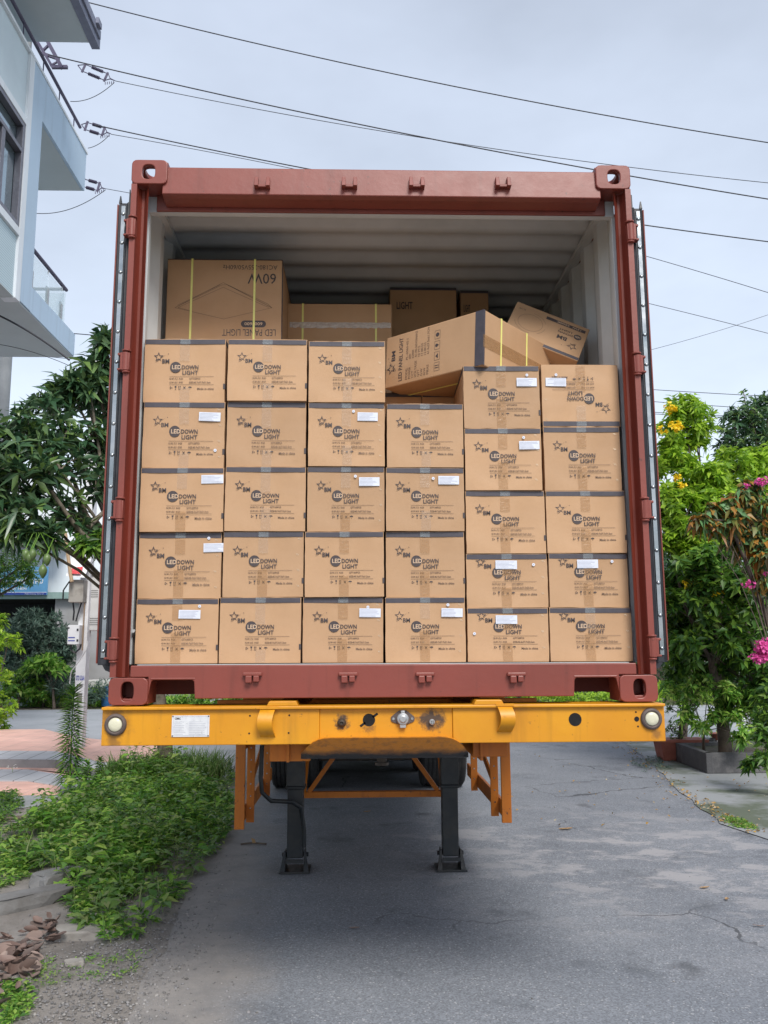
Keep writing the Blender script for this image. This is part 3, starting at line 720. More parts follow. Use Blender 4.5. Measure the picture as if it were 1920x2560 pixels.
cxl, cxr, cz_, rr_ = xx(1090), xx(1325), zz(1065), (zz(1018) - zz(1113)) / 2
b.add([f1(cxr + rr_ * math.cos(a), cz_ + rr_ * math.sin(a)) for a in [(-PI / 2 + PI * k / 10) for k in range(11)]] + [f1(cxl + rr_ * math.cos(a), cz_ + rr_ * math.sin(a)) for a in [(PI / 2 + PI * k / 10) for k in range(11)]], [tuple(range(22))])
b.mat(kraft_edge); text(b, '600*600', xx(1090), xx(1325), zz(1088), zz(1042), f2, .01, flip=True)
b.mat(ink_soft)
def line(b, fn, u0, v0, u1, v1, t_=.0016):
    x0, z0, x1, z1 = xx(u0), zz(v0), xx(u1), zz(v1); L = math.hypot(x1 - x0, z1 - z0); nx, nz_ = -(z1 - z0) / L * t_ / 2, (x1 - x0) / L * t_ / 2
    b.add([fn(x0 + nx, z0 + nz_), fn(x1 + nx, z1 + nz_), fn(x1 - nx, z1 - nz_), fn(x0 - nx, z0 - nz_)], [(0, 1, 2, 3)])
for q in ((175, 843, 800, 480), (800, 480, 1445, 835), (175, 843, 815, 998), (815, 998, 1445, 835), (215, 840, 800, 548), (800, 548, 1405, 832), (175, 843, 785, 512), (785, 512, 850, 512), (850, 512, 1445, 835), (215, 840, 400, 890), (205, 810, 760, 512), (860, 512, 1390, 780), (1390, 780, 1445, 835)): line(b, f1, *q)
b.build('printed_panel_drawing', None, t, fix=False)
b = MB(); b.box(-h - .001, h + .001, -.001, .60, HP + .0005, HP + .002); b.box(h + .0005, h + .002, -.001, .03, 0, HP); b.build('edge_band', band, t)
for u in (385, 1212): strap_loop(t, xx(u), 0, .60, 0, HP + .003)
# strapped plain box beside it
yQ = .95
q0 = W(620, 735, yQ); q1 = W(846, 657, yQ); wQ = q1[0] - q0[0]; HQ = .617
t = thing('panel_light_box', ((q0[0] + q1[0]) / 2, yQ, q1[2] - HQ), 'plain strapped carton with torn clear tape, behind the third stack', 'box', 'large panel light cartons', local=True)
box_mesh(wQ, .275, HQ, kraft, t, centre=True)
for px in (654, 812): strap_loop(t, W(px, 690, yQ)[0] - (q0[0] + q1[0]) / 2, 0, .275, 0, HQ)
zt2 = W(740, 702, yQ)[2] - q1[2] + HQ
b = MB(); rr = random.Random(4); vs = []; n = 40
for k in range(n + 1):
    x = -wQ / 2 + .015 + (wQ - .02) * k / n; vs += [(x, -.003, zt2 - .016 - rr.uniform(0, .008)), (x, -.005 - rr.uniform(0, .004), zt2), (x, -.003, zt2 + .014 + rr.uniform(0, .003))]
b.add(vs, [(3 * k + j, 3 * k + j + 1, 3 * k + j + 4, 3 * k + j + 3) for k in range(n) for j in (0, 1)])
b.build('packing_tape', tape_mat('torn_tape', (.75, .72, .70), .6, .15), t, fix=False)
# tilted panel light box leaning over the fourth stack
A_, B_, C_ = .63, .62, .282
t = thing('panel_light_box', (.474, .045, 2.995), 'tilted strapped panel light carton jutting out over the fourth stack', 'box', 'large panel light cartons', local=True)
t.rotation_euler = (math.radians(-2.7), math.radians(1.1), math.radians(-43.6))
ORG[t.name] = (0, 0, 0)
box_mesh(A_, B_, C_, kraft, t)
b = MB(); b.mat(ink); f1 = face_fn(-.0008)
def rot_text(txt, xc0, xc1, z0, z1, bold=0):
    "text running upward: its height spans xc0..xc1, its length z0..z1"
    v, f, a, bb, c, d = text_geo(txt, bold)
    b.add([(xc1 - (xc1 - xc0) * ((y - c) / (d - c)), -.0008, z0 + (z1 - z0) * ((x - a) / (bb - a))) for x, y, _ in v], f)
U = lambda u: -A_ + (u - 47) / 1098 * A_        # zoom x -> face x
VV = lambda v: v * C_                            # fraction up the face
rot_text('BM', U(118), U(163), VV(.50), VV(.70), .03)
star(b, lambda x, z: (U(118) + (z - 0) * -1 + 0, -.0008, VV(.36) + x), 0, 0, .032)
rot_text('LED PANEL LIGHT', U(208), U(252), VV(.08), VV(.92), .01)
b.mat(ink_soft)
for i, (l_, r_) in enumerate((('MODEL', 'PL-6060-65-I'), ('POWER', '60W'), ('CCT', '6500K'), ('VOLTAGE', 'AC180-265V/50/60HZ'), ('QTY', '10 PCS'), ('G.W', '17.0KGS'), ('N.W', '12.0KGS'), ('MEAS', '61.4x27.5x61.7CM'))):
    x0 = U(292 + i * 35); rot_text(l_, x0, x0 + .014, VV(.08), VV(.08 + .045 * len(l_))); rot_text(r_, x0, x0 + .014, VV(.46), VV(min(.97, .46 + .034 * len(r_))))
b.mat(ink)
for k in range(4):
    z0 = VV(.10 + k * .2); x0, x1 = U(622), U(682); z1 = z0 + .045
    for (a, c, d, e) in ((x0, x1, z0, z0 + .0015), (x0, x1, z1 - .0015, z1), (x0, x0 + .0015, z0, z1), (x1 - .0015, x1, z0, z1)): rect(b, f1, a, c, d, e)
    cx, cz = (x0 + x1) / 2, (z0 + z1) / 2
    if k == 0: rect(b, f1, cx - .012, cx + .008, cz - .008, cz - .004); rect(b, f1, cx - .012, cx + .008, cz + .004, cz + .008); rect(b, f1, cx + .010, cx + .012, cz - .012, cz + .012)
    elif k == 1: b.add([f1(cx + .006, cz - .014), f1(cx + .006, cz + .014), f1(cx - .010, cz)], [(0, 1, 2)])
    elif k == 2: disc(b, f1, cx - .004, cz, .009, 14); rect(b, f1, cx, cx + .012, cz - .0015, cz + .0015)
    else: disc(b, f1, cx, cz, .011, 16)
b.build('printed_logo', None, t, fix=False)
b = MB(); b.box(-.048, .0012, -.0012, -.0002, .001, C_ - .001); b.box(.0002, .0012, 0, .012, .001, C_ - .001); b.build('edge_band', band, t)
b = MB(); b.box(.0013, .0018, .0, B_ * .98, C_ * .32, C_ * .55); b.build('packing_tape', tape_amber, t)
for yy in (.15, .38): strap_loop(t, yy, -A_, 0, 0, C_, ax='y')
# carton lying on its side behind the right stacks
t = thing('carton_box', (.842, .437, 3.231), 'tilted upside down carton leaning against the right wall behind the other boxes', 'box', 'loose cartons behind the stacks', local=True)
t.rotation_euler = (math.radians(-30.4), math.radians(23.8), math.radians(-3.8)); ORG[t.name] = (0, 0, 0)
a_, h_, d_ = .425, .292, .35
box_mesh(a_, d_, h_, kraft, t, centre=True, bev=.004)
b = MB(); f1 = face_fn(-.0008); f2 = face_fn(-.0013); b.mat(ink_soft)
for (R_, a0, a1) in ((.070, 0, 2 * PI), (.088, .4, 1.6), (.088, 3.4, 4.9), (.088, 5.4, 6.2)):
    n = 40; ps = []
    for k in range(n + 1):
        a = a0 + (a1 - a0) * k / n; ps.append((a, R_))
    b.add([f1(-.10 + r * math.cos(a), .155 + r * math.sin(a)) for a, r in ps] + [f1(-.10 + (r - .0016) * math.cos(a), .155 + (r - .0016) * math.sin(a)) for a, r in ps], [(k, k + 1, n + 2 + k, n + 1 + k) for k in range(n)])
b.mat(ink); rect(b, f1, -.03, .195, .238, .262)
b.mat(kraft_edge); text(b, '12W  6500K', .03, .17, .243, .257, f2, 0, flip=True); b.mat(ink)
disc(b, f1, .165, .185, .022); text(b, 'DOWN', .055, .138, .170, .186, f1, .02, flip=True); text(b, 'LIGHT', .055, .13, .194, .210, f1, .02, flip=True)
text(b, 'BM', .06, .115, .118, .15, f1, .03, flip=True)
star(b, lambda x, z: (-x, -.0008, -z), -.155, -.095, .03)
text(b, 'G.W', -.19, -.15, .235, .25, f1, 0, flip=True)
b.mat(kraft_edge); text(b, 'LED', .150, .180, .178, .192, f2, .02, flip=True)
b.build('printed_logo', None, t, fix=False)
b = MB(); b.box(-a_ / 2 + .002, a_ / 2 - .002, -.0010, -.0002, .004, .026); b.build('edge_band', band, t)
b = MB(); fb = lambda x, z: (x, z, -.0008); text(b, 'LIGHT', -.03, .06, .06, .085, fb, .02); text(b, 'DOWN', -.03, .06, .10, .125, fb, .02); b.build('printed_side', ink, t, fix=False)
# boxes deep inside
def deep(x0, x1, yt, Y, h, lab, cat='box', prints=True):
    a = W(x0, yt, Y); c = W(x1, yt, Y); w_ = c[0] - a[0]
    t = thing('carton_box', ((a[0] + c[0]) / 2, Y, min(a[2], 3.945) - h), lab, cat, 'loose cartons behind the stacks', local=True)
    box_mesh(w_, .45, h, kraft, t, centre=True)
    b = MB(); b.box(-w_ / 2, w_ / 2, -.001, -.0003, h - .02, h - .002); b.build('edge_band', band, t)
    if prints:
        b = MB(); f = face_fn(-.0012); text(b, 'LIGHT', -w_ * .40, -w_ * .16, h * .76, h * .84, f, .02); b.build('printed_logo', ink, t, fix=False)
    return t
deep(842, 985, 606, 1.32, .62, 'tall carton standing in the dark behind the strapped boxes')
deep(994, 1054, 606, 1.36, .62, 'narrow carton in the dark beside the tall one')
Hs = .298; ys = .56
for i, (x0, x1) in enumerate(((838, 905), (908, 1000))):
    a = W(x0, 846, ys); c = W(x1, 846, ys)
for i, (xc, lab) in enumerate((((838 + 912) / 2 - 40, 'carton in the second row glimpsed left through the gap under the tilted box'), (996, 'carton in the second row glimpsed right through the gap under the tilted box'))):
    xw = W(911, 848, ys)[0] + (-.19 if i == 0 else .19)
    t = thing('carton_box', (xw, ys, W(911, 848, ys)[2] - Hs), lab, 'box', 'second row cartons behind the door stacks', local=True)
    for o in (TALL[0][0], TALL[1]):
        c = o.copy(); COL.objects.link(c); c.parent = t
# ================================================================ CHASSIS TRAILER
zB0, zB1 = 1.246, 1.398
def wx(px, Y=-.03, y=1560): return float(W(px, y, Y)[0])
def wz(py, Y=-.03, x=829): return float(W(x, py, Y)[2])
st = [(wx(738), -.04, wz(1559), .055, 40, .95), (wx(934), -.04, wz(1556), .085, 30, .95), (wx(795), -.04, wz(1570), .05, 60, .55),
      (-1.18, -.03, 1.34, .10, 14, .55), (-1.18, -.03, 1.26, .05, 20, .5), (1.19, -.03, 1.28, .04, 20, .5), (wx(912), -.08, wz(1606), .05, 24, .8)]
yel = painted('chassis_orange_yellow', (.64, .285, .007), (.54, .215, .006), (.09, .045, .02), rough=.42, stains=st, amount=.65)
orange = painted('chassis_orange', (.55, .165, .007), (.44, .12, .006), (.08, .035, .02), rough=.5, amount=.62)
tr = thing('container_chassis', (0, 0, 0), 'orange yellow skeletal trailer chassis standing on two dark landing legs', 'trailer')
b = MB(); XR = 1.232
b.box(-XR, wx(690), -.034, -.02, zB0, zB1); b.box(wx(978), XR, -.034, -.02, zB0, zB1); b.box(wx(690), wx(978), -.026, -.016, zB0, zB1)
b.box(-XR, XR, -.020, .13, zB0 + .001, zB0 + .012)
b.box(-XR, XR, -.052, .14, zB1 - .001, zB1 + .012)
for s_ in (-1, 1): b.box(min(s_ * XR, s_ * (XR - .012)), max(s_ * XR, s_ * (XR - .012)), -.02, .13, zB0 + .012, zB1 - .002)
fb = b.build('front_beam', yel, tr, bevel=.003)
for (x0, x1) in ((577, 645), (1022, 1087)):
    b = MB(); a, c = wx(x0, -.03, 1512), wx(x1, -.03, 1512); b.prism([(a, zB1 + .012), (c, zB1 + .012), (c - .01, zB1 + .032), (a + .01, zB1 + .032)], 'y', -.05, .10); b.build('locating_pad', yel, tr, bevel=.003)
# bracket straps
for (px, py0, py1, s_) in ((580, 1527, 1590, -1), (1088, 1524, 1583, 1)):
    x = wx(px); z0 = wz(py1); z1 = wz(py0); w_ = .032; b = MB(); N = 12; vs = []
    for k in range(N + 1):
        u = k / N; z = z1 + (z0 - z1) * u; y = -.036 - .05 * math.sin(PI * min(1, u * 1.05)) ** .6 * (1 if u < .95 else .3)
        xo = s_ * .012 * math.sin(PI * u)
        vs += [(x - w_ + xo, y, z), (x + w_ + xo, y, z), (x + w_ + xo, y + .012, z + .004), (x - w_ + xo, y + .012, z + .004)]
    fs = [(4 * k + j, 4 * k + (j + 1) % 4, 4 * k + 4 + (j + 1) % 4, 4 * k + 4 + j) for k in range(N) for j in range(4)] + [(0, 1, 2, 3), (4 * N + 3, 4 * N + 2, 4 * N + 1, 4 * N)]
    b.add(vs, fs); b.box(x - w_ - .004, x + w_ + .012, -.056, -.034, z1 - .004, z1 + .006)
    b.build('hook_strap', yel, tr, smooth=50)
# marker lamps
for px, py in ((248, 1566), (1409, 1553)):
    x = wx(px, -.05, py); z = wz(py, -.05, px); b = MB()
    b.lathe((x, -.034, z), (0, -1, 0), [(0, .047), (.008, .047), (.014, .043), (.016, .037), (.012, .031), (.008, .030)], 32); l = b.build('marker_lamp', ringm, tr, smooth=40)
    b = MB(); b.lathe((x, -.040, z), (0, -1, 0), [(0, .030), (.008, .0295), (.012, .026), (.014, .012), (.0145, .002)], 28); b.build('lamp_lens', lens_m, l, smooth=50)
# data plate
b = MB(); x0, x1 = wx(372), wx(453); z0, z1 = wz(1588), wz(1542)
platem = M('data_plate_metal', (.72, .73, .75), (.62, .63, .66), rough=.35, metal=.2, scale=30)
b.mat(platem).box(x0, x1, -.0375, -.034, z0, z1); b.mat(paper_line)
fp = face_fn(-.0381)
for (a, c, d, e) in ((x0 + .006, x1 - .006, z0 + .005, z0 + .0058), (x0 + .006, x1 - .006, z1 - .0058, z1 - .005), (x0 + .006, x0 + .0068, z0 + .005, z1 - .005), (x1 - .0068, x1 - .006, z0 + .005, z1 - .005)): rect(b, fp, a, c, d, e)
for k in range(8): rect(b, fp, x0 + .010, x0 + .010 + .05 * rnd.uniform(.7, 1), z1 - .028 - k * .0075, z1 - .0272 - k * .0075); rect(b, fp, x0 + .075, x1 - .012 - rnd.uniform(0, .02), z1 - .028 - k * .0075, z1 - .0272 - k * .0075)
b.mat(ink); text(b, 'CIMC', x0 + .012, x0 + .038, z1 - .018, z1 - .009, fp, .04)
for (a, c) in ((x0 + .004, z0 + .004), (x1 - .004, z0 + .004), (x0 + .004, z1 - .004), (x1 - .004, z1 - .004)): disc(b, face_fn(-.0384), a, c, .003, 10)
b.mat(paper_line); text(b, 'SEMI TRAILER', x0 + .045, x1 - .025, z1 - .017, z1 - .011, fp) if False else None
b.build('data_plate', None, tr, fix=False)
# flat dark discs painting the shade inside screw, round and key-shaped holes
for (px, py, r) in ((540, 1546, .004), (625, 1545, .004), (539, 1584, .004), (624, 1583, .004), (1375, 1553, .011), (1374, 1538, .004), (1377, 1569, .004), (1242, 1554, .0285)):
    b = MB(); disc(b, face_fn(-.0352), wx(px), wz(py, -.03, px), r); b.build('hole_shade_disc', hole_m, fb, fix=False)
b = MB(); x, z = wx(797), wz(1555); disc(b, face_fn(-.0272), x, z, .027)
for s_ in (-1, 1):
    dx, dz = math.cos(.62) * s_, math.sin(.62) * s_; nx, nz_ = -dz * .005, dx * .005
    b.add([(x + dx * .02 + nx, -.0272, z + dz * .02 + nz_), (x + dx * .047 + nx, -.0272, z + dz * .047 + nz_), (x + dx * .047 - nx, -.0272, z + dz * .047 - nz_), (x + dx * .02 - nx, -.0272, z + dz * .02 - nz_)], [(0, 1, 2, 3)])
b.build('key_hole_shade', hole_m, fb, fix=False)
# couplings
x, z = wx(738), wz(1561); b = MB(); b.lathe((x, -.026, z), (0, -1, 0), [(0, .020), (.012, .018), (.02, .011), (.022, .008), (.016, .005)], 16); b.build('air_coupling', grime, tr, smooth=40)
x, z = wx(933), wz(1560); b = MB(); b.lathe((x, -.026, z), (0, -1, 0), [(0, .012), (.016, .012), (.018, .010)], 16); ac = b.build('air_coupling', alu, tr, smooth=40)
b = MB(); [disc(b, face_fn(-.0448), x + dx, z + dz, .0025, 8) for dx, dz in ((-.004, .004), (.004, .004), (-.004, -.004), (.004, -.004))]; b.build('coupling_pin', hole_m, ac, fix=False)
x, z = wx(870), wz(1553); b = MB()
b.prism([(x - .052, z - .008), (x - .045, z - .014), (x - .012, z - .026), (x + .012, z - .026), (x + .045, z - .014), (x + .052, z - .008), (x + .052, z + .008), (x + .045, z + .014), (x + .016, z + .036), (x - .016, z + .036), (x - .045, z + .014), (x - .052, z + .008)], 'y', -.032, -.0265)
sk = b.build('electrical_socket', ringm, tr, bevel=.002)
b = MB(); b.lathe((x, -.032, z), (0, -1, 0), [(0, .027), (.012, .027), (.017, .024), (.018, .016), (.022, .013)], 24); b.box(x - .009, x + .009, -.048, -.033, z + .018, z + .036); b.box(x - .013, x + .013, -.046, -.033, z - .038, z - .02)
b.build('socket_cap', alu, sk, bevel=.002, smooth=40)
b = MB(); [b.lathe((x + d, -.032, z), (0, -1, 0), [(0, .0065), (.003, .005)], 10) for d in (-.041, .041)]; b.build('socket_bolt', alu, sk)
# coupler plate lip: orange above, black grease below
greasy = None
m, nt_, bs_, co_ = start('greasy_coupler_plate')
geo = _n(nt_, 'ShaderNodeNewGeometry').outputs['Position']; sp_ = _n(nt_, 'ShaderNodeSeparateXYZ'); nt_.links.new(geo, sp_.inputs[0])
zn = math_(nt_, 'ADD', sp_.outputs['Z'], math_(nt_, 'MULTIPLY', noise(nt_, co_, 9, 6, .65), .06))
cc = mix(nt_, rng(nt_, noise(nt_, co_, 30, 5), .5, .75), (.62, .22, .01), (.30, .11, .02))
nt_.links.new(mix(nt_, rng(nt_, zn, 1.252, 1.226), cc, (.02, .018, .018)), bs_.inputs['Base Color']); bs_.inputs['Roughness'].default_value = .4
bump(nt_, bs_, noise(nt_, co_, 40, 5), .3)
b = MB(); N = 28; vs = []
xa, xb_ = wx(650, .02), wx(1012, .02)
for k in range(N + 1):
    u = k / N; x = xa + (xb_ - xa) * u; e_ = min(u, 1 - u); lift = 1 - (1 - min(1, e_ / .17)) ** 2.2
    zt_ = 1.198 + .082 * lift; yt_ = .06 - .135 * lift
    vs += [(x, yt_, zt_), (x, .06 - .02 * lift, 1.196 + .01 * lift), (x, .10, 1.190), (x, .10, 1.168), (x, .045 - .02 * lift, 1.176 + .01 * lift), (x, yt_ - .012, zt_ - .003)]
b.add(vs, [(6 * k + j, 6 * k + (j + 1) % 6, 6 * k + 6 + (j + 1) % 6, 6 * k + 6 + j) for k in range(N) for j in range(6)] + [(0, 1, 2, 3, 4, 5), tuple(6 * N + j for j in range(5, -1, -1))])
b.box(xa, xb_, .10, 1.3, 1.168, 1.178)
b.build('coupler_plate', m, tr, smooth=50)
b = MB(); b.cyl((0, .7, 1.167), (0, .7, 1.06), .025, n=16); b.cyl((0, .7, 1.075), (0, .7, 1.06), .036, n=16); b.build('kingpin', grime, tr)
# frame rails and crossmembers
for s_ in (-1, 1):
    b = MB(); x = s_ * .44
    b.box(x - .07, x + .07, .141, 11.6, 1.385, 1.40); b.box(x - .006, x + .006, .131, 11.6, 1.15, 1.384); b.box(x - .07, x + .07, 1.31, 11.6, 1.02, 1.035); b.box(x - .006, x + .006, 1.32, 11.6, 1.036, 1.15)
    b.build('main_rail', orange, tr)
    b = MB(); a = sorted((wx(585 if s_ < 0 else 1018, .2, 1622), wx(672 if s_ < 0 else 1092, .2, 1622))); z_lo = wz(1640 if s_ < 0 else 1634, .2)
    b.box(a[0], a[1], .15, .55, z_lo, zB0 - .004); b.build('outrigger', orange, tr, bevel=.004)
for y in (1.6, 2.8, 3.6, 5.0, 6.3, 7.6, 8.9, 10.2, 11.4):
    b = MB(); b.box(-1.0 if y < 5 else -.43, 1.0 if y < 5 else .43, y, y + .06, 1.20, 1.34); b.build('cross_member', orange, tr)
b = MB(); b.box(-XR, XR, 11.7, 11.85, 1.20, 1.39); b.build('rear_beam', yel, tr)
# landing legs
for s_, px in ((-1, 639), (1, 971)):
    x = float(W(px, 1750, 2.95)[0]); b = MB()
    b.box(x - .068, x + .068, 2.88, 3.02, .62, 1.33); b.box(x - .074, x + .074, 2.87, 3.03, .600, .622); lg = b.build('landing_leg', legpaint, tr, bevel=.006)
    b = MB(); b.box(x - .060, x + .060, 2.89, 3.01, .10, .62); b.build('inner_tube', legpaint, lg, bevel=.006)
    b = MB(); b.box(x - .115, x + .115, 2.83, 3.07, .002, .016)
    for q in (-1, 1):
        b.prism([(2.84, .016), (3.06, .016), (3.0, .15), (2.9, .15)], 'x', x + q * .078, x + q * .070)
        b.hexa([(x + q * .108, 2.838, .016), (x + q * .070, 2.838, .016), (x + q * .070, 2.852, .016), (x + q * .108, 2.852, .016)], [(x + q * .082, 2.90, .15), (x + q * .068, 2.90, .15), (x + q * .068, 2.91, .15), (x + q * .082, 2.91, .15)])
    b.cyl((x - .10, 2.95, .115), (x + .10, 2.95, .115), .016, n=12); b.box(x - .068, x + .068, 2.84, 2.86, .075, .10)
    b.build('foot', legpaint, lg, bevel=.002)
b = MB(); Pp = lambda px, py, Y: tuple(W(px, py, Y))
b.tube([Pp(566, 1610, 2.6), Pp(563, 1680, 2.6), Pp(566, 1712, 2.6), Pp(585, 1730, 2.62), Pp(630, 1732, 2.75), Pp(650, 1745, 2.83), Pp(657, 1790, 2.84), Pp(657, 1830, 2.85)], .016, 10)
b.build('hand_crank', legpaint, tr, smooth=60)
# bracing between the legs
b = MB(); zl = float(W(800, 1715, 3.3)[2]); b.box(-.56, .56, 3.28, 3.34, zl - .025, zl + .02)
for s_ in (-1, 1):
    b.tube([(s_ * .52, 3.3, zl + .02), (s_ * .12, 3.3, 1.06)], .024, 4)
    b.tube([(s_ * .56, 3.3, zl), (s_ * .50, 3.1, 1.10)], .022, 4)
b.box(-.56, .56, 3.28, 3.34, 1.05, 1.10)
b.build('leg_brace', orange, tr)
# side guards
for s_ in (-1, 1):
    x0 = -.955 if s_ < 0 else .925; x1 = x0 * 1.0; zl_ = .43 if s_ < 0 else .455
    b = MB(); y0, y1 = 2.42, 4.55
    b.box(x0 - .034, x0 + .034, y0 - .03, y0, zl_ - .02, 1.06)
    b.prism([(y0, zl_), (y1, zl_), (y1, zl_ + .11), (y0, zl_ + .11)], 'x', x0 - .012, x0 + .012)
    b.prism([(y0, .93), (y1, .93), (y1, 1.02), (y0, 1.02)], 'x', x0 - .012, x0 + .012)
    b.prism([(y0 + .35, .62), (y0 + .35, .69), (y1 - .6, 1.0), (y1 - .6, .93)], 'x', x0 - s_ * .03 - .008, x0 - s_ * .03 + .008)
    g = b.build('side_guard', orange, tr, bevel=.003)
    for yy in (y0 + .22, y0 + 1.35):
        b = MB(); b.mat(orange).box(x0 - s_ * .045 - .028, x0 - s_ * .045 + .028, yy, yy + .02, zl_ - .02, 1.2)
        b.mat(steel)
        for k in range(8): disc(b, face_fn(yy - .0012), x0 - s_ * .045, zl_ + .08 + k * .085, .006, 8)
        b.build('guard_upright', None, g)
# wheels and axles
def wheel(x, y, sgn):
    b = MB(); R_, w2 = .50, .125
    prof = [(-w2, R_ * .62), (-w2, R_ * .80), (-w2 * .92, R_ * .94), (-w2 * .75, R_ * .985)]
    for k in range(4):
        a = -w2 * .7 + k * w2 * .47 * 0.85
        prof += [(a, R_), (a + .028, R_), (a + .030, R_ - .012), (a + .038, R_ - .012)]
    prof += [(w2 * .75, R_ * .985), (w2 * .92, R_ * .94), (w2, R_ * .80), (w2, R_ * .62)]
    b.lathe((x, y, R_), (1, 0, 0), prof, 40); w_ = b.build('wheel', tyre_m, tr, smooth=50)
    b = MB(); b.lathe((x + sgn * .02, y, R_), (sgn, 0, 0), [(0, R_ * .61), (.09, R_ * .60), (.095, R_ * .52), (.03, R_ * .42), (.03, R_ * .2), (.11, R_ * .16), (.11, .02)], 24); b.build('rim', orange, w_, smooth=40)
for y in (6.9, 8.25, 9.6):
    for s_ in (-1, 1):
        for q in (.74, 1.03): wheel(s_ * q + .0, y, s_)
    b = MB(); b.cyl((-.95, y, .5), (.95, y, .5), .06, n=14); b.build('axle', legpaint, tr)
for s_ in (-1, 1):
    b = MB(); x = s_ * .89
    b.box(x - .27, x + .27, 6.2, 6.23, .52, 1.12) ; b.build('mudguard', orange if s_ < 0 else grime, tr)
b = MB(); b.box(-.36, .36, 5.4, 5.9, .72, 1.0); b.build('air_tank_box', grime, tr, bevel=.02)
b = MB(); b.box(-.60, .60, 6.55, 10.2, .34, 1.12); b.build('suspension_shade_box', grime, tr, bevel=.02)  # solid suspension block, added dark to stand for the shade between the wheels
b = MB(); b.box(-.92, .92, 6.05, 6.09, .60, 1.14); b.build('suspension_shade_sheet', grime, tr)  # dark sheet added to fill in the underbody shade ahead of the wheels
# ================================================================ GROUND AND ROADS
def sheet(name, pts, z, m, kind='structure', thick=0.0, div=False):
    b = MB()
    if thick: b.prism([tuple(p) for p in pts], 'z', z - thick, z)
    else: b.add([(p[0], p[1], z) for p in pts], [tuple(range(len(pts)))])
    o = b.build(name, m, None); tag(o, kind=kind); return o
# soil
m, nt_, b_, co = start('soil_and_turf')
f = rng(nt_, noise(nt_, co, .5, 6), .42, .58); c0 = mix(nt_, rng(nt_, noise(nt_, co, 8, 6, .7), .4, .65), (.17, .14, .11), (.10, .085, .065))
nt_.links.new(mix(nt_, f, c0, (.06, .10, .03)), b_.inputs['Base Color']); b_.inputs['Roughness'].default_value = .95; bump(nt_, b_, noise(nt_, co, 18, 8, .7), .6, .03)
soil = m
sheet('ground', [(-400, -400), (400, -400), (400, 400), (-400, 400)], -.012, soil)
# asphalt lane with dusty left margin and pale scuffs
m, nt_, b_, co = start('worn_asphalt')
sp_ = _n(nt_, 'ShaderNodeSeparateXYZ'); nt_.links.new(co, sp_.inputs[0])
base = mix(nt_, rng(nt_, noise(nt_, co, .9, 6, .6), .38, .62), (.200, .214, .238), (.160, .174, .198))
agg = _n(nt_, 'ShaderNodeTexVoronoi'); agg.inputs['Scale'].default_value = 120; nt_.links.new(co, agg.inputs['Vector'])
wn = _n(nt_, 'ShaderNodeTexWhiteNoise'); nt_.links.new(agg.outputs['Position'], wn.inputs['Vector'])
sc_ = _n(nt_, 'ShaderNodeVectorMath', operation='SCALE'); nt_.links.new(base, sc_.inputs[0]); nt_.links.new(rng(nt_, wn.outputs['Value'], 0, 1, .72, 1.3), sc_.inputs['Scale'])
col = sc_.outputs[0]
spk = math_(nt_, 'GREATER_THAN', wn.outputs['Value'], .975); col = mix(nt_, math_(nt_, 'MULTIPLY', spk, .7), col, (.40, .40, .41))
# damp dark patches
dk = rng(nt_, noise(nt_, co, 1.7, 5, .65),   .57, .70, 0, .6); col = mix(nt_, dk, col, (.07, .078, .09))
# scuffed pale streaks, mostly on the right
stv = _n(nt_, 'ShaderNodeMapping'); stv.inputs['Scale'].default_value = (1.0, 1.5, 1); stv.inputs['Rotation'].default_value = (0, 0, .6); nt_.links.new(co, stv.inputs[0])
sf = rng(nt_, noise(nt_, stv.outputs[0], 1.5, 14, .78), .50, .56)
dv = _n(nt_, 'ShaderNodeVectorMath', operation='DISTANCE'); nt_.links.new(co, dv.inputs[0]); pc = G(1440, 1850); dv.inputs[1].default_value = (pc[0], pc[1], 0)
dv2 = _n(nt_, 'ShaderNodeVectorMath', operation='DISTANCE'); nt_.links.new(co, dv2.inputs[0]); pc = G(1040, 1805); dv2.inputs[1].default_value = (pc[0], pc[1], 0)
reg = math_(nt_, 'MAXIMUM', rng(nt_, dv.outputs['Value'], 2.6, .6), rng(nt_, dv2.outputs['Value'], 1.1, .3, 0, .8))
col = mix(nt_, math_(nt_, 'MULTIPLY', sf, math_(nt_, 'MULTIPLY', reg, .85)), col, (.34, .335, .345))
ck = _n(nt_, 'ShaderNodeTexVoronoi', feature='DISTANCE_TO_EDGE'); ck.inputs['Scale'].default_value = .38
wv_ = _n(nt_, 'ShaderNodeTexNoise'); wv_.inputs['Scale'].default_value = 3.5; wv_.inputs['Detail'].default_value = 8; nt_.links.new(co, wv_.inputs['Vector'])
ad = _n(nt_, 'ShaderNodeVectorMath', operation='MULTIPLY_ADD'); nt_.links.new(wv_.outputs['Color'], ad.inputs[0]); ad.inputs[1].default_value = (.35, .35, 0); nt_.links.new(co, ad.inputs[2]); nt_.links.new(ad.outputs[0], ck.inputs['Vector'])
ckm = math_(nt_, 'MULTIPLY', math_(nt_, 'LESS_THAN', ck.outputs['Distance'], .0035), rng(nt_, noise(nt_, co, .5, 2), .50, .56)); col = mix(nt_, math_(nt_, 'MULTIPLY', ckm, .75), col, (.04, .042, .048))
oil = _n(nt_, 'ShaderNodeTexVoronoi'); oil.inputs['Scale'].default_value = 1.1; oil.inputs['Randomness'].default_value = 1; nt_.links.new(ad.outputs[0], oil.inputs['Vector'])
om = rng(nt_, math_(nt_, 'ADD', oil.outputs['Distance'], math_(nt_, 'MULTIPLY', noise(nt_, co, 9, 4), .18)), .22, .14, 0, .55); col = mix(nt_, om, col, (.055, .058, .065))
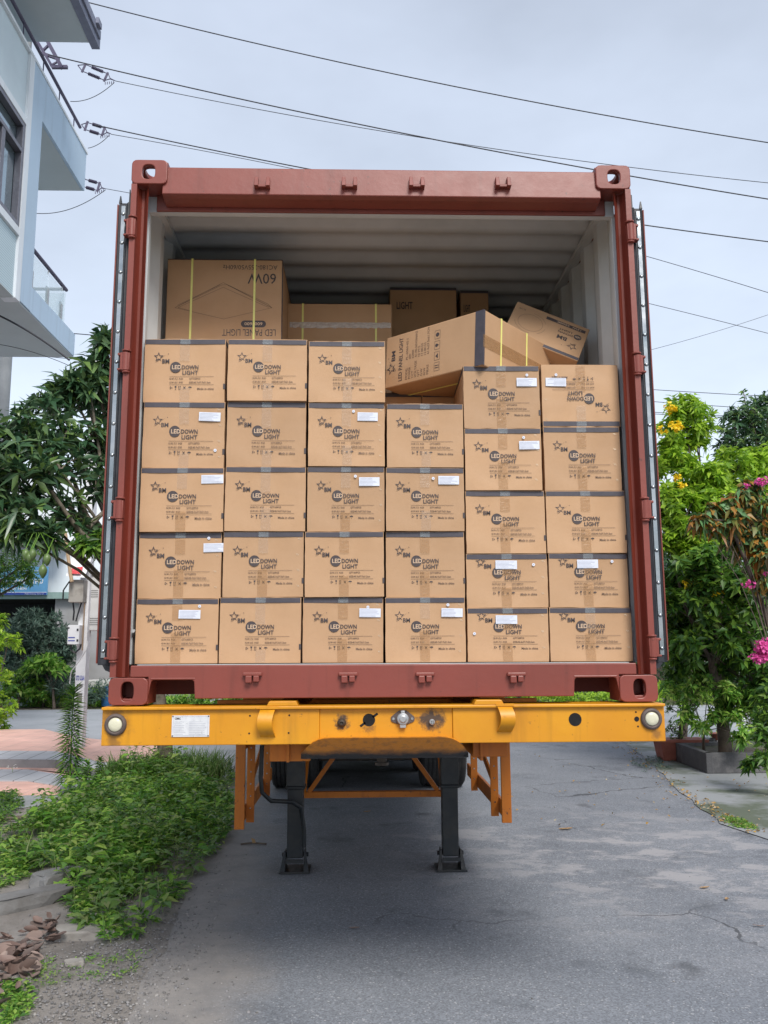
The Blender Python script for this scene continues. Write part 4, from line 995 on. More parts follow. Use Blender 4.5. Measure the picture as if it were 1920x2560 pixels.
# dust margin: x < -.62 - .085*y, ragged edge
lim = math_(nt_, 'ADD', math_(nt_, 'MULTIPLY', sp_.outputs['Y'], .088), sp_.outputs['X'])
lim = math_(nt_, 'ADD', lim, math_(nt_, 'MULTIPLY', math_(nt_, 'SUBTRACT', noise(nt_, co, 1.6, 6, .6), .5), .7))
du = math_(nt_, 'MULTIPLY', rng(nt_, lim, -.42, -.80), .9)
dust = mix(nt_, rng(nt_, noise(nt_, co, 5, 6, .7), .4, .65), (.27, .25, .235), (.20, .19, .185))
col = mix(nt_, du, col, dust)
nt_.links.new(col, b_.inputs['Base Color']); b_.inputs['Roughness'].default_value = .85
bump(nt_, b_, math_(nt_, 'ADD', wn.outputs['Value'], noise(nt_, co, 60, 4)), .35, .006)
asphalt = m
def jag(pts, amp, step=.25):
    out = []
    for k in range(len(pts) - 1):
        a, b = np.array(pts[k], float), np.array(pts[k + 1], float); n = max(1, int(np.linalg.norm(b - a) / step))
        for i in range(n): q = a + (b - a) * i / n; out.append((q[0] + rnd.uniform(-amp, amp), q[1] + rnd.uniform(-amp, amp)))
    return out + [tuple(pts[-1])]
lane = [(6.5, -12), (6.5, 12.2)] + jag([(-2.2, 12.2), (-1.7, 7), (-1.45, 5), (-1.35, 3), (-1.2, 1), (-1.15, -1), (-1.15, -12)], .035)
sheet('road', [tuple(map(float, p[:2])) for p in lane], 0.0, asphalt)
conc = M('pale_concrete', (.30, .315, .33), (.22, .235, .25), rough=.85, scale=1.3, bmp=.25, bs=40, lo=.35)
concd = M('mossy_concrete', (.26, .275, .285), (.10, .12, .085), rough=.9, scale=.9, bmp=.35, bs=30, lo=.48, hi=.60)
sheet('cross_road', [(-60, 12.0), (60, 12.0), (60, 20.6), (-60, 20.6)], .004, M('crossing_road_concrete', (.34, .355, .38), (.28, .30, .32), rough=.85, scale=.8, bmp=.15))
apr = jag([(4.4, 2.0), G(1659, 1816)[:2], G(1560, 1781)[:2], G(1480, 1721)[:2], G(1420, 1661)[:2], G(1370, 1621)[:2], (4.6, 11.99)], .03) + [(14, 11.99), (14, -12), (5.6, -12), (5.2, -3)]
sheet('concrete_apron', [tuple(map(float, p[:2])) for p in apr], .008, concd)
path = [G(0, 1752)[:2], G(100, 1738)[:2], G(170, 1690)[:2], G(260, 1660)[:2], (-2.9, 9.5), (-4.0, 9.5), (-14, 9), (-14, 4)]
sheet('garden_path', [tuple(map(float, p[:2])) for p in path], -.001, conc)
yard = [(-1.75, 7.3), (-3.0, 8.0), (-3.4, 12.0), (-2.2, 12.0)]
sheet('concrete_verge', yard, .003, conc)
# raised pink pavement in two levels with grey tiled edge
def tiles(name, c, c2, mortar, bw, bh):
    m, nt_, b_, co = start(name); t_ = _n(nt_, 'ShaderNodeTexBrick'); nt_.links.new(co, t_.inputs['Vector'])
    t_.inputs['Color1'].default_value = (*c, 1); t_.inputs['Color2'].default_value = (*c2, 1); t_.inputs['Mortar'].default_value = (*mortar, 1)
    t_.inputs['Scale'].default_value = 1; t_.inputs['Mortar Size'].default_value = .008; t_.inputs['Brick Width'].default_value = bw; t_.inputs['Row Height'].default_value = bh; t_.offset = 0
    n_ = noise(nt_, co, 2.5, 5); g = _n(nt_, 'ShaderNodeVectorMath', operation='SCALE'); nt_.links.new(t_.outputs[0], g.inputs[0]); nt_.links.new(rng(nt_, n_, .3, .7, .85, 1.12), g.inputs['Scale'])
    nt_.links.new(g.outputs[0], b_.inputs['Base Color']); b_.inputs['Roughness'].default_value = .7; return m
pink = tiles('pink_paving', (.74, .46, .38), (.70, .42, .35), (.55, .36, .31), .4, .4)
greyt = tiles('grey_edge_tiles', (.48, .49, .52), (.44, .45, .48), (.14, .14, .15), .28, 6.0)
kerbm = M('kerb_concrete', (.27, .255, .26), (.19, .18, .185), rough=.85, scale=3, bmp=.3)
def g2(x, y, z): return tuple(float(c) for c in GS(x, y, z)[:2])
zu = .16
up = [g2(0, 1822, zu), g2(110, 1823, zu), g2(190, 1842, zu), g2(420, 1868, zu), g2(420, 1912, zu), g2(250, 1905, zu), g2(140, 1878, zu), g2(0, 1862, zu)]
up[0] = (up[0][0] - 6, up[0][1]); up[-1] = (up[-1][0] - 6, up[-1][1])
sheet('pavement', up, zu, pink, thick=.15)
ed = [up[-1], up[-2], up[-3], up[-4], g2(420, 1925, zu - .02), g2(240, 1924, zu - .02), g2(140, 1899, zu - .02), g2(0, 1880, zu - .02)]
ed[-1] = (ed[-1][0] - 6, ed[-1][1]); b = MB(); b.add([(x, y, zu + .002) for x, y in ed[:4]] + [(x, y, zu - .02) for x, y in ed[4:]], [(0, 7, 6, 1), (1, 6, 5, 2), (2, 5, 4, 3)]); tag(b.build('pavement_edge', greyt), kind='structure')
kb = ed[4:][::-1]; b = MB()
for i in range(3):
    (xa, ya), (xb, yb2) = kb[i], kb[i + 1]; zz_ = .0 if i < 2 else .07
    b.add([(xa, ya, zu - .02), (xb, yb2, zu - .02), (xb, yb2 - .04, zz_), (xa, ya - .04, 0)], [(0, 1, 2, 3)])
tag(b.build('kerb', kerbm), kind='structure')
lo_ = [kb[0], kb[1], kb[2], g2(300, 1935, .03), g2(300, 1945, .03), g2(150, 1935, .03), g2(70, 1922, .03), g2(0, 1912, .03)]
lo_[-1] = (lo_[-1][0] - 6, lo_[-1][1])
b = MB(); b.prism(lo_, 'z', -.01, .03); tag(b.build('pavement_strip', pink), kind='structure')
l2 = [lo_[7], lo_[6], lo_[5], lo_[4], g2(300, 1975, .02), g2(150, 1965, .02), g2(70, 1952, .02), g2(0, 1945, .02)]
l2[-1] = (l2[-1][0] - 6, l2[-1][1]); b = MB(); b.prism(l2, 'z', -.01, .024); tag(b.build('pavement_border', greyt), kind='structure')
l3 = [l2[7], l2[6], l2[5], g2(150, 1985, .012), g2(70, 1985, .012), g2(0, 1990, .012)]
b = MB(); b.prism(l3, 'z', -.01, .012); tag(b.build('pavement_strip', pink), kind='structure')
b = MB(); b.box(-30, -7.2, 12.3, 12.45, 0, .12); b.box(-7.2, -5.6, 12.35, 12.5, 0, .07); tag(b.build('kerb', conc), kind='structure')
# gravel on the left verge
def stones(name, n, fn, s0, s1, m, label=None, flat=.6):
    ico = np.array([(0, 0, 1), (.9, 0, .3), (.28, .85, .3), (-.72, .53, .3), (-.72, -.53, .3), (.28, -.85, .3), (.7, .5, -.4), (-.3, .8, -.4), (-.85, 0, -.4), (-.3, -.8, -.4), (.7, -.5, -.4)])
    F_ = np.array([(0, 1, 2), (0, 2, 3), (0, 3, 4), (0, 4, 5), (0, 5, 1), (1, 6, 2), (2, 7, 3), (3, 8, 4), (4, 9, 5), (5, 10, 1), (6, 7, 2), (7, 8, 3), (8, 9, 4), (9, 10, 5), (10, 6, 1)])
    P = np.array([fn() for _ in range(n)]); s_ = RG.uniform(0, 1, (n, 1, 1)) ** 2.2 * (s1 - s0) + s0
    a = RG.uniform(0, 6.28, n); c, s2 = np.cos(a)[:, None], np.sin(a)[:, None]
    v = ico[None] * s_ * RG.uniform(.6, 1.3, (n, 11, 1)) * np.array([1, 1, flat])
    v = np.stack([v[..., 0] * c - v[..., 1] * s2, v[..., 0] * s2 + v[..., 1] * c, v[..., 2]], -1) + P[:, None]
    f = (F_[None] + (np.arange(n) * 11)[:, None, None]).reshape(-1, 3)
    o = raw_mesh(name, [(v.reshape(-1, 3), f, 0)], None, [m]); tag(o, kind='stuff'); return o
pebble = leafmat('grey_pebble', [(.11, .105, .10), (.16, .155, .155), (.21, .205, .21), (.28, .265, .25)], 0, .85)
verge = M('gravelly_verge', (.27, .25, .235), (.18, .165, .15), rough=.95, scale=5, bmp=.8, bs=70, lo=.35)
vp = [(-1.25, -12), (-14, -12), (-14, 4.1), (-5, 4.2), (-3.2, 4.4), (-3.3, 6.4), (-2.6, 7.6), (-1.75, 7.3), (-1.55, 5), (-1.40, 3), (-1.25, 1), (-1.18, -1)]
vp = [(-.6, -12), (-14, -12), (-14, 5.0), (-4.4, 5.0), (-3.4, 6.6), (-3.0, 7.9), (-1.3, 7.5), (-1.2, 5), (-1.1, 3), (-.9, 1.2), (-.7, .2), (-.6, -1)]
sheet('verge', vp, -.005, verge)
def pv():
    while True:
        y = -.2 + abs(rnd.gauss(0, 1.5)); x = rnd.gauss(-1.25 - .08 * y, .33)
        if -2.6 < x < -.55 - .06 * y and y < 5 and (x < -1.0 or rnd.random() < .22): return (x, y, rnd.uniform(-.002, .004))
stones('gravel', 5600, pv, .0022, .011, pebble)
def pr_():
    y = rnd.uniform(-.2, 8); return (rnd.uniform(-1.2, 3.2), y, 0.002)
stones('loose_grit', 900, pr_, .002, .006, pebble)

# ---------------------------------------------------------------- litter
def curled(name, x, y, z, L, Wd, rz, m, label, cat='leaf', group=None, curl=.5, tilt=(0, 0)):
    N = 7; vs = []; fs = []
    for i in range(N + 1):
        u = i / N; w_ = Wd * math.sin(PI * min(.98, max(.04, u))) ** .7
        for j in (-1, -.4, .4, 1):
            xx_ = (u - .5) * L; yy = j * w_ * .5 * (1 - .3 * curl * abs(j)); zz_ = .004 + curl * Wd * (.35 * abs(j) ** 1.5 + .5 * (u - .5) ** 2) + rnd.uniform(0, .003)
            vs.append((xx_, yy, zz_))
    for i in range(N):
        for j in range(3): a = 4 * i + j; fs.append((a, a + 1, a + 5, a + 4))
    b = MB(); b.add(vs, fs); o = b.build(name, m, None, fix=False)
    o.location = (x, y, z); o.rotation_euler = (tilt[0], tilt[1], rz); tag(o, label, cat, group); return o
for (px, py, L, Wd, rz, m_, lab) in ((1222, 1793, .13, .05, .2, litter_leaf, 'pale yellow fallen leaf alone on the asphalt right of the landing leg'), (793, 1755, .08, .03, .5, litter_leaf, 'small yellow leaf on the road between the landing legs'),
        (408, 1884, .12, .085, 1.2, dry_leaf, 'brown dry leaf at the edge of the weeds near the road'), (765, 2008, .06, .03, .1, dry_leaf, 'small rust coloured leaf on the asphalt in the foreground'),
        (1522, 1920, .08, .03, .3, litter_leaf, 'curled grey leaf on the road at the right'), (1570, 1945, .05, .03, 1.0, litter_leaf, 'small pale scrap at the right foreground edge of the road'),
        (1523, 1621, .09, .06, .2, litter_leaf, 'orange leaf on the road near the planter'), (1640, 2003, .07, .02, -.4, dry_leaf, 'thin dark leaf at the right edge of the road')):
    p = G(px, py); curled('fallen_leaf', p[0], p[1], .002, L, Wd, rz, m_, lab, 'leaf', 'fallen leaves on the road')
p = G(545, 1826); b = MB(); b.tube([(p[0] - .10, p[1], .01), (p[0], p[1] + .02, .016), (p[0] + .12, p[1] - .01, .012)], .009, 6); o = b.build('dead_twig', bark); tag(o, 'dark dead twig with a yellow shoot on the road beside the weeds', 'twig')
o2 = MB(); o2.add([(p[0], p[1], .02), (p[0] + .02, p[1], .05), (p[0] + .03, p[1], .02), (p[0] - .01, p[1], .06)], [(0, 1, 2), (0, 3, 1)]); o2 = o2.build('shoot', litter_leaf, o, fix=False)
def litter(name, n, fn, L, m, h=.05):
    P = np.array([fn() for _ in range(n)]); D = np.stack([RG.normal(size=n), RG.normal(size=n), RG.uniform(-.25, .45, n)], 1); N = np.stack([RG.normal(scale=.5, size=n), RG.normal(scale=.5, size=n), np.ones(n)], 1)
    v, f = leaves(P, D, N, L * RG.uniform(.5, 1.2, n), L * .55 * RG.uniform(.5, 1.2, n), -.1, .35); o = raw_mesh(name, [(v, f, 0)], None, [m]); tag(o, kind='stuff'); return o
def pl():
    u = rnd.random(); c = [(10, 2110), (60, 2070), (110, 2030), (60, 2095), (20, 2060), (95, 2005), (0, 2150)][rnd.randrange(7)]; p = G(c[0] + rnd.gauss(0, 18), c[1] + rnd.gauss(0, 14)); return (p[0], p[1], rnd.uniform(.004, .05))

def curled_heap(name, n, fn, m):
    V = []; F = []; o = 0
    for q in range(n):
        c = Vector(fn()); L = rnd.uniform(.05, .12); Wd = L * rnd.uniform(.4, .65); cu = rnd.uniform(.3, 1.5); tw = rnd.uniform(-.8, .8); R_ = Euler((rnd.gauss(0, .45), rnd.gauss(0, .35), rnd.uniform(0, 6.28))).to_matrix(); N = 6
        for i in range(N + 1):
            u = i / N; w_ = Wd * math.sin(PI * min(.97, max(.03, u))) ** .75 * rnd.uniform(.85, 1.1)
            for j_ in (-1, -.5, 0, .5, 1):
                a = j_ * cu + tw * (u - .5); r = w_ / max(.6, 2 * cu)
                p_ = Vector(((u - .5) * L, r * math.sin(a) * 1.3, r * (1 - math.cos(a)) + .25 * L * (u - .5) ** 2 * 4 * cu * .3)); V.append(tuple(c + R_ @ p_))
        for i in range(N):
            for k in range(4): a = o + 5 * i + k; F.append((a, a + 1, a + 6, a + 5))
        o += 5 * (N + 1)
    ob = raw_mesh(name, [(np.array(V), np.array(F), 0)], None, [m]); tag(ob, kind='stuff'); ob.data.shade_smooth(); return ob
curled_heap('dry_leaves', 105, pl, dry_leaf)
def pr2():
    k = rnd.random()
    a, c = ((1365, 1618), (1480, 1722)) if k < .35 else (((1480, 1722), (1640, 1800)) if k < .8 else ((1340, 1600), (1420, 1665)))
    u = rnd.random(); p = G(a[0] + (c[0] - a[0]) * u + rnd.gauss(0, 14), a[1] + (c[1] - a[1]) * u + rnd.gauss(0, 5)); return (p[0], p[1], .012)
litter('leaf_litter', 260, pr2, .045, litter_leaf)
def pr3():
    p = G(rnd.uniform(1100, 1659), rnd.uniform(1630, 1790)); return (p[0], p[1], .012)
litter('leaf_litter', 90, pr3, .04, litter_leaf)
# rocks
def rock(px, py, sx, sy, sz, rz, lab, m_, seed, z=0.0):
    import bmesh
    r_ = random.Random(seed); bm = bmesh.new(); bmesh.ops.create_icosphere(bm, subdivisions=3, radius=1)
    from mathutils import noise as mn
    for v in bm.verts:
        d = 1 + .35 * mn.noise(v.co * 1.3 + Vector((seed, 0, 0))) + .14 * mn.noise(v.co * 3.5 + Vector((0, seed, 0)))
        q = Vector([math.copysign(abs(c) ** .6, c) for c in v.co]) * d; q.z = max(-.35, min(.62, q.z)); v.co = Vector((q.x * sx, q.y * sy, q.z * sz))
    me = bpy.data.meshes.new('rock'); bm.to_mesh(me); bm.free(); me.materials.append(m_); o = bpy.data.objects.new('rock', me); COL.objects.link(o)
    p = G(px, py); o.location = (p[0], p[1], z + sz * .2); o.rotation_euler = (0, 0, rz); tag(o, lab, 'rock'); return o
rockm = M('pale_rock', (.36, .34, .31), (.25, .23, .21), rough=.9, scale=5, bmp=.7, bs=18)
slab = M('old_kerb_concrete', (.20, .20, .20), (.13, .125, .12), rough=.9, scale=4, bmp=.6, bs=20)
rock(188, 2020, .18, .09, .055, .05, 'flat angular pale stone in front of the weeds beside the dry leaves', rockm, 3)
rock(120, 1908, .19, .11, .10, .9, 'grey concrete lump half buried in the weeds', slab, 9)
rock(25, 1962, .36, .10, .10, .75, 'long broken grey kerb piece at the left edge of the picture', slab, 14)
rock(160, 2085, .05, .035, .03, .3, 'small pale stone on the gravel in front', rockm, 21)
p = G(20, 1775); b = MB(); b.tube([(p[0] - .25, p[1] - .02, .03), (p[0], p[1], .035), (p[0] + .16, p[1] + .03, .03)], .02, 8); tag(b.build('wooden_stick', bark), 'weathered stick lying on the concrete path at the left edge', 'stick')

# ---------------------------------------------------------------- weeds and grass (uncountable)
from math import hypot
def inpoly(x, y, P):
    c = False; j = len(P) - 1
    for i in range(len(P)):
        if (P[i][1] > y) != (P[j][1] > y) and x < (P[j][0] - P[i][0]) * (y - P[i][1]) / (P[j][1] - P[i][1]) + P[i][0]: c = not c
        j = i
    return c
def edge_d(x, y, P):
    m_ = 9
    for i in range(len(P)):
        x1, y1 = P[i - 1]; x2, y2 = P[i]; L = (x2 - x1) ** 2 + (y2 - y1) ** 2; t_ = max(0, min(1, ((x - x1) * (x2 - x1) + (y - y1) * (y2 - y1)) / L)); m_ = min(m_, hypot(x - x1 - t_ * (x2 - x1), y - y1 - t_ * (y2 - y1)))
    return m_
wp = [tuple(map(float, G(*q)[:2])) for q in ((0, 1800), (60, 1785), (130, 1745), (190, 1705), (250, 1690), (430, 1680), (500, 1730), (513, 1775), (490, 1815), (440, 1868), (395, 1925), (345, 1985), (290, 2030), (215, 2045), (165, 2010), (150, 1950), (110, 1905), (60, 1885), (0, 1880))]
def weeds(name, poly, n, hmax, leaf, L, per=13, hfn=None, gap=False):
    from mathutils import noise as mn
    xs = [p[0] for p in poly]; ys = [p[1] for p in poly]; C = []; H = []
    while len(C) < n:
        x, y = rnd.uniform(min(xs), max(xs)), rnd.uniform(min(ys), max(ys))
        if inpoly(x, y, poly):
            e = edge_d(x, y, poly)
            if gap and mn.noise(Vector((x * 2.3, y * 2.3, 5))) < -.18 + .5 * rnd.random() - .20 and y < 5: continue
            if gap and e < .30 and rnd.random() < .65: continue
            h = hmax * min(1, .30 + e * 1.5) * rnd.uniform(.55, 1.15) * (hfn(x, y) if hfn else 1); C.append((x, y, 0)); H.append(h)
    C = np.array(C); H = np.array(H); P = []; D = []; N = []; LL = []
    for k in range(per):
        u = RG.uniform(.25, 1, len(C)) ** .7; a = RG.uniform(0, 6.28, len(C)); lean = C * 0; lean[:, 0] = np.sin(C[:, 1] * 7) * .1 * H; 
        P.append(C + lean * u[:, None] + np.stack([np.cos(a) * .03 * RG.random(len(C)), np.sin(a) * .03 * RG.random(len(C)), H * u], 1))
        D.append(np.stack([np.cos(a), np.sin(a), RG.uniform(-.15, .7, len(C))], 1)); N.append(np.stack([RG.normal(scale=.3, size=len(C)), RG.normal(scale=.3, size=len(C)), np.ones(len(C))], 1)); LL.append(L * RG.uniform(.55, 1.25, len(C)))
    v, f = leaves(np.concatenate(P), np.concatenate(D), np.concatenate(N), np.concatenate(LL), np.concatenate(LL) * .42, .35)
    # stems as thin triangles
    n_ = len(C); s_ = np.stack([C - [.002, 0, 0], C + [.002, 0, 0], C + np.stack([np.zeros(n_), np.zeros(n_), H], 1)], 1).reshape(-1, 3); fs_ = np.arange(n_ * 3).reshape(-1, 3)
    o = raw_mesh(name, [(v, f, 0), (s_, fs_, 0)], None, [leaf]); tag(o, kind='stuff'); return o
lump = lambda x, y: .40 + 1.0 * (math.sin(x * 3.1 + 1 + math.sin(y * 1.7)) * math.sin(y * 2.9 + x) * .5 + .5) ** 1.5 + (.25 if y > 4 else 0)
weeds('weeds', wp, 3700, .22, weed_leaf, .062, 12, lump, gap=True)
weeds('weeds', wp, 420, .36, MATS['grass_blade'], .09, 8, lump)
weeds('weeds', wp, 160, .46, weed_leaf, .11, 9, lump)
wl = [tuple(map(float, G(*q)[:2])) for q in ((0, 2120), (30, 2125), (75, 2140), (60, 2180), (30, 2212), (0, 2212))]
weeds('weeds', wl, 90, .07, weed_leaf, .035, 8)
wl2 = [tuple(map(float, G(*q)[:2])) for q in ((60, 2075), (190, 2065), (330, 2050), (290, 2110), (150, 2120), (40, 2150))]
weeds('weeds', wl2, 90, .035, weed_leaf, .022, 6)
wl3 = [tuple(map(float, G(*q)[:2])) for q in ((-60, 1730), (35, 1715), (45, 1745), (0, 1790), (-60, 1800))]
weeds('weeds', wl3, 260, .20, mid_leaf, .05, 10)
wl4 = [tuple(map(float, G(*q)[:2])) for q in ((-120, 1870), (0, 1850), (60, 1875), (60, 1900), (0, 1920), (-120, 1960))]
weeds('weeds', wl4, 250, .08, weed_leaf, .05, 8)
def blades(name, poly, n, h0, h1, leaf, wd=.008, lean=.5, zb=0.0):
    xs = [p[0] for p in poly]; ys = [p[1] for p in poly]; C = []
    while len(C) < n:
        x, y = rnd.uniform(min(xs), max(xs)), rnd.uniform(min(ys), max(ys))
        if inpoly(x, y, poly): C.append((x, y, zb))
    C = np.array(C); a = RG.uniform(0, 6.28, n); D = np.stack([np.cos(a) * lean * RG.random(n), np.sin(a) * lean * RG.random(n), np.ones(n)], 1); N = np.stack([np.cos(a), np.sin(a), RG.normal(scale=.2, size=n)], 1)
    H = RG.uniform(h0, h1, n); v, f = leaves(C, D, N, H, wd * RG.uniform(.6, 1.4, n), .15, .05)
    # bend the tips outward
    t_ = v.reshape(-1, 5, 3); t_[:, 4, 0] += np.cos(a) * H * .35 * RG.random(n); t_[:, 4, 1] += np.sin(a) * H * .35 * RG.random(n); t_[:, 4, 2] -= H * .12
    o = raw_mesh(name, [(t_.reshape(-1, 3), f, 0)], None, [leaf]); tag(o, kind='stuff'); return o
# planter ring with a mango trunk
pc = G(318, 1718); cx, cy = float(pc[0]) + .05, float(pc[1]) + .75
b = MB(); N = 28; R0, R1 = .66, .58; vs = []
for k in range(N):
    a = 2 * PI * k / N; vs += [(cx + R0 * math.cos(a), cy + R0 * math.sin(a), 0), (cx + R0 * math.cos(a), cy + R0 * math.sin(a), .15), (cx + R1 * math.cos(a), cy + R1 * math.sin(a), .15), (cx + R1 * math.cos(a), cy + R1 * math.sin(a), 0)]
b.add(vs, [(4 * k + j, 4 * ((k + 1) % N) + j, 4 * ((k + 1) % N) + (j + 1) % 4, 4 * k + (j + 1) % 4) for k in range(N) for j in range(4)])
tag(b.build('tree_planter', M('brick_ring', (.14, .08, .06), (.09, .095, .08), rough=.9, scale=6, bmp=.5, lo=.45)), 'low round brick and concrete ring around the mango trunk, full of grass', 'planter')
circ = [(cx + .60 * math.cos(a), cy + .60 * math.sin(a)) for a in [2 * PI * k / 16 for k in range(16)]]
b = MB(); b.add([(x, y, .13) for x, y in circ], [tuple(range(16))]); tag(b.build('planter_soil', soil), kind='structure')
circ2 = [(cx + .80 * math.cos(a), cy + .80 * math.sin(a)) for a in [2 * PI * k / 16 for k in range(16)]]
blades('grass', circ2, 2400, .10, .46, grass_leaf, .012, .9, .10)
weeds('weeds', [(cx + .95 * math.cos(a), cy + .95 * math.sin(a)) for a in [2 * PI * k / 16 for k in range(16)]], 420, .26, weed_leaf, .06, 10)
weeds('weeds', [(x, y) for x, y in circ], 120, .42, weed_leaf, .08, 9)
blades('grass', wp, 800, .10, .38, grass_leaf, .008, .8)
v5 = [tuple(map(float, G(*q)[:2])) for q in ((1360, 1640), (1450, 1632), (1460, 1660), (1395, 1672), (1370, 1655))]
weeds('weeds', v5, 70, .10, blue_leaf, .04, 8)
v6 = [tuple(map(float, G(*q)[:2])) for q in ((1558, 1765), (1600, 1772), (1640, 1795), (1590, 1790))]
weeds('weeds', v6, 130, .06, weed_leaf, .035, 6); blades('grass', v6, 260, .03, .09, grass_leaf, .004, .8)
# white weed flowers
for i, (px, py, Y) in enumerate(((262, 1805, 5.0), (305, 1800, 4.9), (20 + 5, 1668 - 10, 8.2), (360, 1700, 6.5), (400, 1655, 7.4), (175, 1700, 6.2))):
    c = W(px, py, Y); b = MB(); b.tube([(c[0], c[1], 0), (c[0] + .02, c[1], c[2] * .6), tuple(c)], .003, 5); 
    t = thing('flowering_weed', (c[0], c[1], 0), 'thin weed with white flower head, %s' % ['in front of the weed patch', 'right of the other tall one in the weed patch', 'beside the pavement edge at far left', 'before the tree ring', 'above the brick ring', 'beside the tall leafy weed'][i], 'wildflower', 'white flowering weeds')
    b.build('stem', weed_leaf, t)
    q = np.array(c) + RG.normal(scale=[.03, .03, .012], size=(9, 3)); v, f = whorls(q, np.tile([[0, -.3, 1.]], (9, 1)), 5, .018, .012, .1); raw_mesh('flower', [(v, f, 0)], t, [white_flower])
# tall narrow leaved weeds
def tallweed(px, py0, py1, Y, lab, n=150, L=.16, r=.01):
    top = W(px, py0, Y); base = W(px - 8, py1, Y); t = thing('tall_weed', (base[0], base[1], 0), lab, 'weed', 'tall upright narrow leaved weeds')
    H = top[2]; b = MB(); b.tube([(base[0], Y, 0), (base[0] + (top[0] - base[0]) * .4, Y, H * .5), (top[0], Y, H * .97)], r, 7, .004); b.build('stem', weed_leaf, t)
    u = np.linspace(.08, 1.0, n) ** .9; P = np.stack([base[0] + (top[0] - base[0]) * u, np.full(n, Y), u * H], 1); a = np.arange(n) * 2.399
    D = np.stack([np.cos(a), np.sin(a), .25 + 1.3 * np.clip((u - .9) * 8, 0, 1)], 1); v, f = leaves(P, D, np.tile([[0, 0, 1.]], (n, 1)) + D * .2, L * (1.1 - .45 * u) * RG.uniform(.7, 1.1, n), .026, 1.0 * (1.15 - u), .45)
    raw_mesh('leaves', [(v, f, 0)], t, [MATS['mid_green_leaf']]); return t
tallweed(158, 1492, 1715, 6.5, 'tall upright weed with drooping narrow leaves in front of the pole', 340, .25, .014)
tallweed(190, 1650, 1730, 6.1, 'shorter upright weed right of the tall one', 110, .12)
tallweed(217, 1640, 1720, 6.4, 'small yellowish upright weed beside the brick ring', 90, .11)
# ================================================================ HOUSE ON THE LEFT
XH = -6.209
hb_m = M('blue_grey_render', (.47, .60, .74), (.44, .56, .70), rough=.85, scale=1.5, bmp=.08)
def streaked(name, c, dirt, amt=.35):
    m, nt, b, co = start(name); st_ = _n(nt, 'ShaderNodeMapping'); st_.inputs['Scale'].default_value = (5, 5, .35); nt.links.new(co, st_.inputs[0])
    f1_ = rng(nt, noise(nt, st_.outputs[0], 1.0, 6, .6), .5, .75, 0, amt); f2_ = rng(nt, noise(nt, co, .7, 5), .35, .7, 0, amt * .5)
    nt.links.new(mix(nt, f1_, mix(nt, f2_, c, dirt), dirt), b.inputs['Base Color']); b.inputs['Roughness'].default_value = .85; bump(nt, b, noise(nt, co, 30, 4), .15); MATS[name] = m; return m
hb_m = streaked('streaked_blue_render', (.47, .60, .74), (.30, .37, .44))
hw_m = streaked('streaked_white_render', (.76, .81, .86), (.48, .50, .52))
sof_m = M('grey_green_soffit', (.52, .58, .60), (.48, .54, .56), rough=.85, scale=1)
sid_m = None
m, nt_, b_, co = start('ribbed_siding'); sp_ = _n(nt_, 'ShaderNodeSeparateXYZ'); nt_.links.new(co, sp_.inputs[0])
wv = math_(nt_, 'FRACT', math_(nt_, 'MULTIPLY', sp_.outputs['Z'], 22)); gr = math_(nt_, 'LESS_THAN', wv, .25)
nt_.links.new(mix(nt_, gr, (.50, .62, .67), (.32, .42, .47)), b_.inputs['Base Color']); b_.inputs['Roughness'].default_value = .6; sid_m = m
panel_m = M('pale_cladding', (.58, .68, .73), (.55, .64, .69), rough=.6, scale=1.2)
darkf = M('aluminium_window_frame', (.16, .16, .19), (.13, .13, .16), rough=.4, metal=.3)
m, nt_, b_, co = start('window_glass'); b_.inputs['Base Color'].default_value = (.30, .38, .42, 1); b_.inputs['Roughness'].default_value = .08; b_.inputs['Metallic'].default_value = .75; winglass = m
m, nt_, b_, co = start('clear_glass'); b_.inputs['Base Color'].default_value = (.70, .84, .88, 1); b_.inputs['Roughness'].default_value = .05; b_.inputs['Alpha'].default_value = .30; clearglass = m
purple = M('handrail_metal', (.085, .075, .13), (.07, .06, .11), rough=.6)
gutter_m = M('roof_gutter', (.20, .22, .30), (.17, .18, .25), rough=.6)
hs = thing('house', (-9, 8, 0), 'tall blue grey house with balconies and glass railing at the upper left', 'house')
zf1, zf2 = 7.83, 11.72
YC0, YC1, YE = 10.87, 11.40, 13.95
b = MB()
b.mat(hb_m)
b.box(XH - .25, XH, YC0, YC1, zf1 + .02, 12.60)             # column
b.box(XH - .25, XH, YC1, YE, 11.71, 12.60)                   # upper fascia
b.box(XH - .25, XH, YC1, 13.85, zf1 + .01, 8.33)             # lower fascia
b.box(-12, XH - .251, YE - .2, YE, 11.71, 12.60); b.box(-12, XH - .251, 13.65, 13.85, zf1 + .01, 8.33)
b.build('balcony_fascia', None, hs, bevel=.004)
b = MB(); b.mat(sof_m).box(-12, XH - .02, 0, 13.84, zf1 - .01, zf1 + .008); b.box(-12, XH - .25, YC1, YE - .2, 11.90, 12.0); b.box(-12, XH - .06, YC1 + .05, YE - .02, 11.70, 11.708); b.build('balcony_soffit', None, hs)
b = MB(); b.box(XH - .25, XH + .02, 9.0, YE + .04, 12.601, 12.66); b.build('parapet_cap', hw_m, hs, bevel=.005)
b = MB(); b.box(XH - .26, XH + .012, 10.66, YC0 - .002, zf1 - .02, 12.60); b.build('corner_pilaster', hw_m, hs, bevel=.004)
b = MB(); b.mat(panel_m).box(XH - .3, XH - .04, 0, 10.659, 11.28, 12.60); b.mat(sid_m).box(XH - .3, XH - .04, 0, 10.659, zf1 + .01, 8.98)
